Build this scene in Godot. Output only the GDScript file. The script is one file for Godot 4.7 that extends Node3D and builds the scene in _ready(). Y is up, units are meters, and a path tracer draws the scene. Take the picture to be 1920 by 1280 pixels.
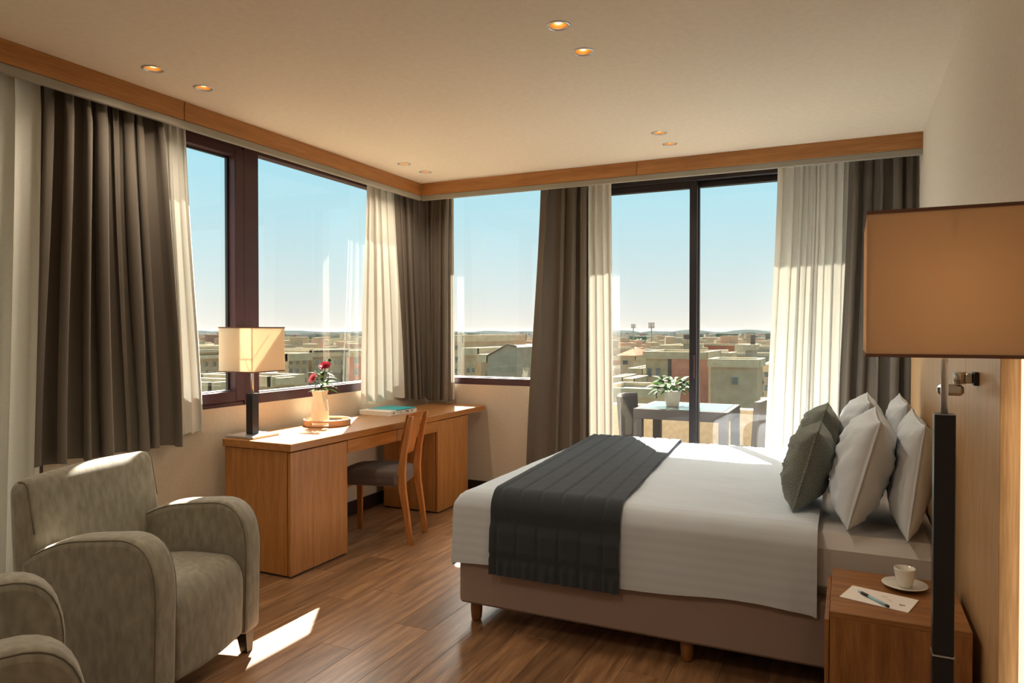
extends Node3D
# A corner hotel room: desk and windows on one side, bed on the other, a city outside.
# Axes: the camera stands over x = 0, z = 0; the window wall is x = -3.37, the balcony wall z = -5.38, the headboard wall x = 0.41.

const EYE := Vector3(0, 1.37, 0)
const FOCAL := 1335.0
const WALL_L := -3.37
const WALL_B := -5.38
const WALL_R := 0.41
const WALL_F := 2.1
const CEIL := 2.6
const THICK := 0.22
const GROUND := -24.0

var eye_basis: Basis
var taken := {}
var M := {}
var rng := RandomNumberGenerator.new()


# ---------------------------------------------------------------- names and nodes
func numbered(called: String) -> String:
	if not taken.has(called):
		taken[called] = 0
		return called
	taken[called] += 1
	return "%s_%03d" % [called, taken[called]]


func tag(o: Node, label := "", category := "", group := "", kind := "") -> Node:
	if label: o.set_meta("label", label)
	if category: o.set_meta("category", category)
	if group: o.set_meta("group", group)
	if kind: o.set_meta("kind", kind)
	return o


func thing(called: String, at: Vector3, turn: float, label: String, category: String, group := "") -> Node3D:
	var o := Node3D.new()
	o.name = numbered(called)
	add_child(o)
	o.position = at
	o.rotation.y = turn
	tag(o, label, category, group)
	return o


func part(called: String, mesh: Mesh, m: Material, parent: Node, at := Vector3.ZERO) -> MeshInstance3D:
	var o := MeshInstance3D.new()
	o.name = called
	o.mesh = mesh
	o.material_override = m
	o.position = at
	parent.add_child(o, true)
	return o


func solo(called: String, mesh: Mesh, m: Material, at: Vector3, label: String, category: String, group := "") -> MeshInstance3D:
	var o := MeshInstance3D.new()
	o.name = numbered(called)
	o.mesh = mesh
	o.material_override = m
	o.position = at
	add_child(o)
	tag(o, label, category, group)
	return o


func setting(called: String, mesh: Mesh, m: Material) -> MeshInstance3D:
	var o := MeshInstance3D.new()
	o.name = numbered(called)
	if mesh:
		o.mesh = mesh
		o.material_override = m
	add_child(o)
	o.set_meta("kind", "structure")
	return o


# ---------------------------------------------------------------- shapes
func pen() -> SurfaceTool:
	var st := SurfaceTool.new()
	st.begin(Mesh.PRIMITIVE_TRIANGLES)
	st.set_smooth_group(-1)
	return st


func done(st: SurfaceTool) -> ArrayMesh:
	st.generate_normals()
	return st.commit()


func tri(st: SurfaceTool, a: Vector3, b: Vector3, c: Vector3) -> void:
	st.add_vertex(a)
	st.add_vertex(b)
	st.add_vertex(c)


func quad(st: SurfaceTool, a: Vector3, b: Vector3, c: Vector3, d: Vector3) -> void:
	tri(st, a, b, c)
	tri(st, a, c, d)


# box from corner lo to corner hi, edges chamfered by b
func bx(st: SurfaceTool, lo: Vector3, hi: Vector3, b := 0.0) -> void:
	st.set_smooth_group(-1)
	var c := (lo + hi) * 0.5
	var h := (hi - lo).abs() * 0.5
	if b <= 0.0:
		for ax in 3:
			for s in [-1.0, 1.0]:
				var n := Vector3.ZERO
				n[ax] = s * h[ax]
				var p := Vector3.ZERO
				var q := Vector3.ZERO
				p[(ax + 1) % 3] = h[(ax + 1) % 3]
				q[(ax + 2) % 3] = h[(ax + 2) % 3]
				if s > 0: quad(st, c + n - p - q, c + n - p + q, c + n + p + q, c + n + p - q)
				else: quad(st, c + n - p - q, c + n + p - q, c + n + p + q, c + n - p + q)
		return
	b = minf(b, minf(h.x, minf(h.y, h.z)) * 0.95)
	var k := h - Vector3(b, b, b)
	for ax in 3:
		var i := (ax + 1) % 3
		var j := (ax + 2) % 3
		for s in [-1.0, 1.0]:
			var n := Vector3.ZERO
			n[ax] = s * h[ax]
			var p := Vector3.ZERO
			var q := Vector3.ZERO
			p[i] = k[i]
			q[j] = k[j]
			if s > 0: quad(st, c + n - p - q, c + n - p + q, c + n + p + q, c + n + p - q)
			else: quad(st, c + n - p - q, c + n + p - q, c + n + p + q, c + n - p + q)
			for s2 in [-1.0, 1.0]:
				var a0 := Vector3.ZERO
				var a1 := Vector3.ZERO
				a0[ax] = s * h[ax]
				a0[i] = s2 * k[i]
				a1[ax] = s * k[ax]
				a1[i] = s2 * h[i]
				var q2 := Vector3.ZERO
				q2[j] = k[j]
				if s * s2 > 0: quad(st, c + a0 - q2, c + a0 + q2, c + a1 + q2, c + a1 - q2)
				else: quad(st, c + a0 - q2, c + a1 - q2, c + a1 + q2, c + a0 + q2)
	for sx in [-1.0, 1.0]:
		for sy in [-1.0, 1.0]:
			for sz in [-1.0, 1.0]:
				var a := c + Vector3(sx * h.x, sy * k.y, sz * k.z)
				var d := c + Vector3(sx * k.x, sy * h.y, sz * k.z)
				var e := c + Vector3(sx * k.x, sy * k.y, sz * h.z)
				if sx * sy * sz > 0: tri(st, a, e, d)
				else: tri(st, a, d, e)


func box(lo: Vector3, hi: Vector3, b := 0.0) -> ArrayMesh:
	var st := pen()
	bx(st, lo, hi, b)
	return done(st)


# profile of (radius, height) turned round y
func lathe(st: SurfaceTool, prof: Array, n: int, at := Vector3.ZERO, smooth := true) -> void:
	st.set_smooth_group(0 if smooth else -1)
	for i in n:
		var a := TAU * i / n
		var b := TAU * (i + 1) / n
		for k in prof.size() - 1:
			var p: Vector2 = prof[k]
			var q: Vector2 = prof[k + 1]
			var p0 := at + Vector3(cos(a) * p.x, p.y, sin(a) * p.x)
			var p1 := at + Vector3(cos(b) * p.x, p.y, sin(b) * p.x)
			var q0 := at + Vector3(cos(a) * q.x, q.y, sin(a) * q.x)
			var q1 := at + Vector3(cos(b) * q.x, q.y, sin(b) * q.x)
			if p.x < 1e-5: tri(st, p0, q0, q1)
			elif q.x < 1e-5: tri(st, p0, q0, p1)
			else: quad(st, p0, q0, q1, p1)


func turned(prof: Array, n := 24, smooth := true) -> ArrayMesh:
	var st := pen()
	lathe(st, prof, n, Vector3.ZERO, smooth)
	return done(st)


# tube through points
func tube(st: SurfaceTool, pts: Array, r: float, n := 6, closed := false) -> void:
	st.set_smooth_group(0)
	var rings := []
	var m := pts.size()
	for i in m:
		var before: Vector3 = pts[(i - 1 + m) % m] if closed or i > 0 else pts[i]
		var after: Vector3 = pts[(i + 1) % m] if closed or i < m - 1 else pts[i]
		var t := (after - before).normalized()
		var up := Vector3.UP if absf(t.y) < 0.95 else Vector3.RIGHT
		var s := t.cross(up).normalized()
		var u := s.cross(t)
		var ring := []
		for k in n:
			var a := TAU * k / n
			ring.append(pts[i] + (s * cos(a) + u * sin(a)) * r)
		rings.append(ring)
	for i in (m if closed else m - 1):
		var A: Array = rings[i]
		var B: Array = rings[(i + 1) % m]
		for k in n:
			quad(st, A[k], B[k], B[(k + 1) % n], A[(k + 1) % n])
	if not closed:
		for k in range(1, n - 1):
			tri(st, rings[0][0], rings[0][k], rings[0][k + 1])
			tri(st, rings[m - 1][0], rings[m - 1][k + 1], rings[m - 1][k])


# rows of points joined into a sheet
func sheet(st: SurfaceTool, rows: Array) -> void:
	st.set_smooth_group(0)
	for i in rows.size() - 1:
		var A: PackedVector3Array = rows[i]
		var B: PackedVector3Array = rows[i + 1]
		for k in A.size() - 1:
			quad(st, A[k], A[k + 1], B[k + 1], B[k])


# closed outline in (z, y) drawn out along x from -w to w with rounded rims of radius r
func slab(st: SurfaceTool, outline: PackedVector2Array, w0: float, w1: float, r: float, steps := 4, bulge := 0.0) -> void:
	var n := outline.size()
	var area := 0.0
	for i in n:
		area += outline[i].cross(outline[(i + 1) % n])
	var nor := PackedVector2Array()
	for i in n:
		var e := (outline[(i + 1) % n] - outline[(i - 1 + n) % n]).normalized()
		nor.append(Vector2(e.y, -e.x) * (1.0 if area > 0 else -1.0))
	var rings := []
	var stations := []
	for k in steps + 1:
		var a := PI * 0.5 * k / steps
		stations.append([w0 + r * (1.0 - cos(a)), r * (1.0 - sin(a))])
	var other := []
	for s in stations:
		other.append([w1 - (s[0] - w0), s[1]])
	other.reverse()
	var mid := []
	if bulge != 0.0:
		for k in range(1, 6):
			mid.append([lerpf(w0 + r, w1 - r, k / 6.0), -bulge * sin(PI * k / 6.0)])
	for s in stations + mid + other:
		var ring := PackedVector3Array()
		for i in n:
			var p: Vector2 = outline[i] - nor[i] * s[1]
			ring.append(Vector3(s[0], p.y, p.x))
		ring.append(ring[0])
		rings.append(ring)
	sheet(st, rings)
	var idx := Geometry2D.triangulate_polygon(outline)
	st.set_smooth_group(-1)
	for t in range(0, idx.size(), 3):
		var f: PackedVector3Array = rings[0]
		var l: PackedVector3Array = rings[rings.size() - 1]
		tri(st, f[idx[t]], f[idx[t + 1]], f[idx[t + 2]])
		tri(st, l[idx[t]], l[idx[t + 2]], l[idx[t + 1]])


# the outline moved inwards by d
func inset(outline: PackedVector2Array, d: float) -> PackedVector2Array:
	var n := outline.size()
	var area := 0.0
	for i in n: area += outline[i].cross(outline[(i + 1) % n])
	var out := PackedVector2Array()
	for i in n:
		var e := (outline[(i + 1) % n] - outline[(i - 1 + n) % n]).normalized()
		out.append(outline[i] - Vector2(e.y, -e.x) * (d if area > 0 else -d))
	return out


# smooth closed outline through control points
func smooth_outline(pts: Array, per := 6) -> PackedVector2Array:
	var out := PackedVector2Array()
	var n := pts.size()
	for i in n:
		var a: Vector2 = pts[(i - 1 + n) % n]
		var b: Vector2 = pts[i]
		var c: Vector2 = pts[(i + 1) % n]
		var d: Vector2 = pts[(i + 2) % n]
		for k in per:
			var q := b.cubic_interpolate(c, a, d, float(k) / per)
			out.append(q)
	return out


# outline with its corners rounded by the radius given as z of each point
func rounded(pts: Array, per := 5) -> PackedVector2Array:
	var out := PackedVector2Array()
	var n := pts.size()
	for i in n:
		var p := Vector2(pts[i].x, pts[i].y)
		var r: float = pts[i].z
		var a := Vector2(pts[(i - 1 + n) % n].x, pts[(i - 1 + n) % n].y)
		var b := Vector2(pts[(i + 1) % n].x, pts[(i + 1) % n].y)
		if r <= 0.0:
			out.append(p)
			continue
		var u := p + (a - p).normalized() * r
		var v := p + (b - p).normalized() * r
		for k in per + 1:
			var t := float(k) / per
			out.append(u.lerp(p, t).lerp(p.lerp(v, t), t))
	# fill long edges so that bends stay smooth
	var fine := PackedVector2Array()
	for i in out.size():
		var p := out[i]
		var q := out[(i + 1) % out.size()]
		var m := maxi(1, int(p.distance_to(q) / 0.06))
		for k in m:
			fine.append(p.lerp(q, float(k) / m))
	return fine


# the point that lies D metres deep behind a pixel of the 1920 x 1280 frame
func at_pixel(u: float, v: float, depth: float) -> Vector3:
	return EYE + eye_basis * Vector3((u - 960.0) / FOCAL * depth, -(v - 640.0) / FOCAL * depth, -depth)


# ---------------------------------------------------------------- materials
func rgb(r: float, g: float, b: float) -> Color:
	return Color(r / 255.0, g / 255.0, b / 255.0)


func mat(c: Color, rough := 0.7, metal := 0.0, spec := 0.5) -> StandardMaterial3D:
	var m := StandardMaterial3D.new()
	m.albedo_color = c
	m.roughness = rough
	m.metallic = metal
	m.metallic_specular = spec
	m.cull_mode = BaseMaterial3D.CULL_DISABLED
	return m


func noise_tex(freq: float, a: Color, b: Color, sd: int, octaves := 4, size := 512, mid = null, kind := FastNoiseLite.TYPE_SIMPLEX_SMOOTH) -> NoiseTexture2D:
	var n := FastNoiseLite.new()
	n.noise_type = kind
	n.frequency = freq
	n.seed = sd
	n.fractal_octaves = octaves
	var t := NoiseTexture2D.new()
	t.width = size
	t.height = size
	t.seamless = true
	t.seamless_blend_skirt = 0.15
	t.noise = n
	var g := Gradient.new()
	g.set_color(0, a)
	g.set_color(1, b)
	if mid != null: g.add_point(0.5, mid)
	t.color_ramp = g
	return t


func tri_map(m: StandardMaterial3D, t: Texture2D, scale: Vector3, offset := Vector3.ZERO, world := true) -> StandardMaterial3D:
	m.albedo_texture = t
	m.uv1_triplanar = true
	m.uv1_world_triplanar = world
	m.uv1_scale = scale
	m.uv1_offset = offset
	m.uv1_triplanar_sharpness = 8.0
	return m


func bump(m: StandardMaterial3D, t: Texture2D, cm: float) -> StandardMaterial3D:
	m.heightmap_enabled = true
	m.heightmap_texture = t
	m.heightmap_scale = cm
	return m


func woody(tex: Texture2D, tint: Color, along: int, rough: float, offset := Vector3.ZERO, across := 1.6, length := 0.11) -> StandardMaterial3D:
	var m := mat(tint, rough)
	var s := Vector3(across, across, across)
	s[along] = length
	tri_map(m, tex, s, offset)
	m.detail_enabled = true
	m.detail_blend_mode = BaseMaterial3D.BLEND_MODE_MUL
	m.detail_albedo = M.grain_fine
	m.uv2_triplanar = true
	m.uv2_world_triplanar = true
	var s2 := Vector3(across, across, across) * 3.1
	s2[along] = length * 1.7
	m.uv2_scale = s2
	m.detail_uv_layer = BaseMaterial3D.DETAIL_UV_2
	m.uv2_triplanar_sharpness = 8.0
	return m


func cloth(c0: Color, c1: Color, freq: float, sd: int, scale: float, rim := 0.0, bump_cm := 0.03) -> StandardMaterial3D:
	var m := mat(Color.WHITE, 0.9, 0.0, 0.25)
	tri_map(m, noise_tex(freq, c0, c1, sd, 3, 512), Vector3(scale, scale, scale))
	bump(m, M.weave, bump_cm)
	if rim > 0.0:
		m.rim_enabled = true
		m.rim = rim
		m.rim_tint = 0.4
	return m


func materials() -> void:
	M.weave = noise_tex(0.22, Color.BLACK, Color.WHITE, 5, 2, 512)
	M.grain_fine = noise_tex(0.06, rgb(214, 206, 196), Color.WHITE, 77, 3, 512)
	var oak := noise_tex(0.022, rgb(166, 110, 56), rgb(198, 142, 82), 11, 4, 512)
	M.oak_y = woody(oak, Color.WHITE, 1, 0.38)
	M.oak_z = woody(oak, Color.WHITE, 2, 0.3)
	M.oak_x = woody(oak, Color.WHITE, 0, 0.38)
	var pale := noise_tex(0.022, rgb(196, 158, 112), rgb(220, 184, 138), 13, 4, 512)
	M.oak_pale_y = woody(pale, Color.WHITE, 1, 0.4)
	M.beech = woody(oak, rgb(255, 240, 214), 1, 0.4, Vector3(0.3, 0.1, 0.2), 3.0, 0.3)
	var night := noise_tex(0.018, rgb(132, 86, 44), rgb(180, 128, 74), 31, 4, 512)
	M.night_x = woody(night, Color.WHITE, 0, 0.42, Vector3.ZERO, 2.4, 0.22)
	M.night_y = woody(night, Color.WHITE, 1, 0.42, Vector3.ZERO, 2.4, 0.22)
	var plank := noise_tex(0.02, rgb(118, 90, 66), rgb(194, 156, 118), 21, 5, 512, rgb(160, 124, 92))
	M.planks = []
	for i in 8:
		var tone: float = [0.92, 1.0, 0.86, 0.96, 1.0, 0.9, 0.82, 0.98][i]
		var m := woody(plank, Color(tone, tone * 0.985, tone * 0.97), 2, 0.3, Vector3(0.37 * i, 0.21 * i, 0.53 * i), 2.0, 0.2)
		M.planks.append(m)
	M.groove = mat(rgb(58, 44, 34), 0.9)
	M.wall = tri_map(mat(Color.WHITE, 0.9, 0.0, 0.2), noise_tex(0.05, rgb(198, 184, 164), rgb(206, 193, 174), 8), Vector3(1.3, 1.3, 1.3))
	M.wall_white = tri_map(mat(Color.WHITE, 0.9, 0.0, 0.2), noise_tex(0.05, rgb(222, 214, 200), rgb(230, 223, 210), 9), Vector3(1.3, 1.3, 1.3))
	M.ceiling = tri_map(mat(Color.WHITE, 0.92, 0.0, 0.2), noise_tex(0.05, rgb(224, 212, 192), rgb(231, 220, 201), 10), Vector3(0.9, 0.9, 0.9))
	M.grey_trim = mat(rgb(150, 146, 134), 0.5)
	M.base = mat(rgb(46, 30, 24), 0.5)
	M.frame = mat(rgb(62, 34, 40), 0.42)
	M.frame_dark = mat(rgb(26, 22, 27), 0.45)
	M.steel = mat(rgb(200, 203, 206), 0.35, 0.8)
	M.chrome = mat(rgb(190, 186, 180), 0.16, 1.0)
	M.black = mat(rgb(22, 20, 24), 0.35)
	M.glass = mat(Color(1, 1, 1, 0.02), 0.0)
	M.glass.transparency = BaseMaterial3D.TRANSPARENCY_ALPHA
	M.curtain = cloth(rgb(98, 91, 82), rgb(116, 108, 98), 0.09, 41, 5.0, 0.3)
	M.sheer = mat(Color(0.88, 0.88, 0.85), 0.9, 0.0, 0.1)
	M.sheer.backlight_enabled = true
	M.sheer.backlight = rgb(106, 106, 103)
	bump(M.sheer, M.weave, 0.02)
	tri_map(M.sheer, noise_tex(0.3, rgb(236, 234, 230), Color.WHITE, 60, 2, 256), Vector3(4, 1, 4))
	M.velvet = cloth(rgb(122, 117, 102), rgb(156, 150, 133), 0.022, 51, 2.2, 0.8, 0.02)
	M.velvet.uv1_scale = Vector3(2.4, 1.0, 2.4)
	M.velvet.roughness = 0.75
	M.piping = mat(rgb(112, 106, 92), 0.8)
	M.seat = cloth(rgb(82, 70, 66), rgb(98, 86, 80), 0.1, 52, 5.0, 0.3)
	M.bed_base = cloth(rgb(144, 126, 118), rgb(172, 154, 146), 0.16, 53, 3.0, 0.2, 0.05)
	M.runner = cloth(rgb(52, 57, 64), rgb(68, 74, 82), 0.08, 54, 4.0, 0.3)
	M.runner_stitch = mat(rgb(34, 34, 40), 0.9)
	M.cushion = cloth(rgb(48, 54, 50), rgb(186, 190, 180), 0.1, 55, 4.5, 0.3, 0.08)
	var stripes := Image.create(4, 64, false, Image.FORMAT_RGB8)
	for y in 64:
		var v := 0.925 if (y / 8) % 2 == 0 else 0.905
		for x in 4: stripes.set_pixel(x, y, Color(v * 0.885, v * 0.935, v * 0.985))  # bluish white, with some cast of the skylight in the colour
	M.linen = mat(Color.WHITE, 0.8, 0.0, 0.25)
	tri_map(M.linen, ImageTexture.create_from_image(stripes), Vector3(6.0, 6.0, 6.0))
	bump(M.linen, M.weave, 0.01)
	M.pillow = mat(rgb(214, 222, 230), 0.85, 0.0, 0.2)  # white tinted with the same skylight blue
	M.sheet = mat(rgb(208, 206, 204), 0.85, 0.0, 0.2)
	M.shade = mat(rgb(226, 214, 196), 0.9, 0.0, 0.1)
	M.shade.backlight_enabled = true
	M.shade.backlight = rgb(206, 194, 172)
	M.shade_tan = mat(rgb(206, 180, 150), 0.9, 0.0, 0.1)
	M.shade_tan.backlight_enabled = true
	M.shade_tan.backlight = rgb(190, 168, 138)
	M.shade_trim = mat(rgb(118, 82, 66), 0.8)
	M.bulb = mat(rgb(255, 240, 214), 0.5)
	M.bulb.emission_enabled = true
	M.bulb.emission = rgb(255, 206, 140)
	M.bulb.emission_energy_multiplier = 3.0
	M.ivory = mat(rgb(228, 220, 194), 0.45)
	M.ceramic = mat(rgb(226, 224, 214), 0.2)
	M.tray = mat(rgb(196, 156, 122), 0.6)
	M.paper = mat(rgb(238, 232, 226), 0.8)
	M.ink = mat(rgb(60, 56, 52), 0.8)
	M.teal = mat(rgb(36, 168, 178), 0.5)
	M.page = tri_map(mat(Color.WHITE, 0.9), noise_tex(0.06, rgb(206, 198, 180), rgb(234, 228, 214), 61, 2, 256), Vector3(1, 40, 1))
	M.petal = mat(rgb(196, 58, 84), 0.6)
	M.petal_pale = mat(rgb(222, 120, 128), 0.6)
	M.leaf = mat(rgb(38, 70, 26), 0.75, 0.0, 0.3)
	M.leaf.backlight_enabled = true
	M.leaf.backlight = rgb(36, 62, 18)
	M.leaf_dark = mat(rgb(22, 48, 22), 0.75, 0.0, 0.3)
	M.pot = mat(rgb(150, 146, 136), 0.6)
	M.stem = mat(rgb(74, 84, 50), 0.7)
	M.pen_blue = mat(rgb(150, 190, 206), 0.3)
	M.rattan = cloth(rgb(52, 50, 50), rgb(80, 77, 75), 0.2, 62, 3.0)
	M.table_top = mat(rgb(84, 98, 94), 0.1)
	M.patio = mat(rgb(128, 118, 102), 0.8)
	M.render_beige = tri_map(mat(Color.WHITE, 0.9), noise_tex(0.04, rgb(150, 136, 112), rgb(176, 160, 134), 63), Vector3(0.7, 0.7, 0.7))


# ---------------------------------------------------------------- the room
func shell() -> void:
	var lo_x := WALL_L - THICK
	var lo_z := WALL_B - THICK
	# floor boards over a dark underlay, each board its own piece
	var floor_ := setting("floor", box(Vector3(lo_x, -0.3, lo_z), Vector3(WALL_R + THICK, -0.012, WALL_F + THICK)), M.groove)
	var w := 0.182
	var length := 1.22
	var shared := {}
	var col := 0
	var x := WALL_L
	while x < WALL_R - 0.001:
		var x1 := minf(x + w, WALL_R)
		var z := WALL_B - length * (0.13 + 0.37 * (col % 3) + 0.11 * (col % 2))
		var row := 0
		while z < WALL_F:
			var za := maxf(z, WALL_B)
			var zb := minf(z + length, WALL_F)
			if zb - za > 0.02:
				var key := "%.3f %.3f" % [x1 - x, zb - za]
				if not shared.has(key):
					shared[key] = box(Vector3(0.0006, -0.012, 0.0006), Vector3(x1 - x - 0.0006, 0.0, zb - za - 0.0006), 0.0007)
				part("plank", shared[key], M.planks[(col * 5 + row * 3 + (col * row) % 4) % 8], floor_, Vector3(x, 0, za))
			z += length
			row += 1
		x += w
		col += 1
	# window wall: sill wall, lintel, piers, with a balcony door behind the near sheer
	var st := pen()
	bx(st, Vector3(lo_x, 0, WALL_B), Vector3(WALL_L, 0.92, -2.3))
	bx(st, Vector3(lo_x, 2.55, WALL_B), Vector3(WALL_L, CEIL, WALL_F))
	bx(st, Vector3(lo_x, 0, -2.3), Vector3(WALL_L, 2.55, -2.05))
	bx(st, Vector3(lo_x, 0, -0.55), Vector3(WALL_L, 2.55, WALL_F))
	bx(st, Vector3(lo_x, 0.92, WALL_B), Vector3(WALL_L, 2.55, WALL_B + 0.06))
	setting("wall_left", done(st), M.wall)
	# balcony wall
	st = pen()
	bx(st, Vector3(lo_x, 0, lo_z), Vector3(-2.2, 0.92, WALL_B))
	bx(st, Vector3(lo_x, 0.92, lo_z), Vector3(WALL_L + 0.06, CEIL, WALL_B))
	bx(st, Vector3(-2.2, 0, lo_z), Vector3(-2.15, CEIL, WALL_B))
	bx(st, Vector3(-2.15, 2.54, lo_z), Vector3(WALL_R + THICK, CEIL, WALL_B))
	bx(st, Vector3(0.1, 0, lo_z), Vector3(WALL_R + THICK, 2.54, WALL_B))
	setting("wall_back", done(st), M.wall)
	setting("wall_right", box(Vector3(WALL_R, 0, WALL_B), Vector3(WALL_R + THICK, CEIL, WALL_F)), M.wall_white)
	setting("wall_front", box(Vector3(lo_x, 0, WALL_F), Vector3(WALL_R + THICK, CEIL, WALL_F + THICK)), M.wall_white)
	# ceiling with round cut-outs for the recessed lamps
	var c := CSGBox3D.new()
	c.name = "ceiling"
	c.size = Vector3(WALL_R + THICK - lo_x, 0.2, WALL_F + THICK - lo_z)
	c.position = Vector3((WALL_R + THICK + lo_x) / 2, CEIL + 0.1, (WALL_F + THICK + lo_z) / 2)
	c.material = M.ceiling
	c.set_meta("kind", "structure")
	for p in lamp_spots():
		var h := CSGCylinder3D.new()
		h.name = "hole"
		h.operation = CSGShape3D.OPERATION_SUBTRACTION
		h.radius = 0.04
		h.height = 0.14
		h.sides = 24
		h.position = Vector3(p.x, CEIL, p.y) - c.position
		c.add_child(h, true)
	add_child(c)
	# skirting boards
	setting("baseboard_back", box(Vector3(WALL_L, 0.001, WALL_B), Vector3(-2.15, 0.1, WALL_B + 0.014), 0.004), M.base)
	setting("baseboard_left", box(Vector3(WALL_L, 0.001, WALL_B + 0.015), Vector3(WALL_L + 0.014, 0.1, -2.05), 0.004), M.base)
	# wooden pelmet boards with the grey curtain rail cover under them
	for z in [[-5.04, -2.709], [-2.705, WALL_F]]:
		setting("trim_1" if z[0] < -4 else "trim_2", box(Vector3(-3.235, 2.5, z[0]), Vector3(-3.21, CEIL, z[1]), 0.002), M.oak_z)
	for q in [[-3.21, -1.386], [-1.382, WALL_R]]:
		setting("trim_3" if q[0] < -3 else "trim_4", box(Vector3(q[0], 2.5, -5.065), Vector3(q[1], CEIL, -5.04), 0.002), M.oak_x)
	setting("trim_5", box(Vector3(-3.24, 2.46, -5.045), Vector3(-3.214, 2.4995, WALL_F), 0.003), M.grey_trim)
	setting("trim_6", box(Vector3(-3.214, 2.46, -5.07), Vector3(WALL_R, 2.4995, -5.044), 0.003), M.grey_trim)


func lamp_spots() -> Array:
	var out := []
	for p in [[-2.947, -2.31], [-2.947, -2.60], [-2.945, -4.393], [-2.945, -4.682], [-1.06, -2.683], [-1.06, -2.978], [-1.063, -4.385], [-1.063, -4.672], [-1.06, -0.9], [-1.06, -0.6], [-2.947, -0.5], [-2.947, -0.2], [-1.06, 1.1], [-1.06, 1.4]]:  # the last pairs are out of view and light the near end of the room
		out.append(Vector2(p[0], p[1]))
	return out


func pane(parent: Node, lo: Vector3, hi: Vector3) -> void:
	# one sheet of glass, a single face
	var st := pen()
	if absf(hi.x - lo.x) < 0.001:
		quad(st, lo, Vector3(lo.x, hi.y, lo.z), hi, Vector3(lo.x, lo.y, hi.z))
	else:
		quad(st, lo, Vector3(lo.x, hi.y, lo.z), hi, Vector3(hi.x, lo.y, lo.z))
	part("pane", done(st), M.glass, parent)


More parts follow.
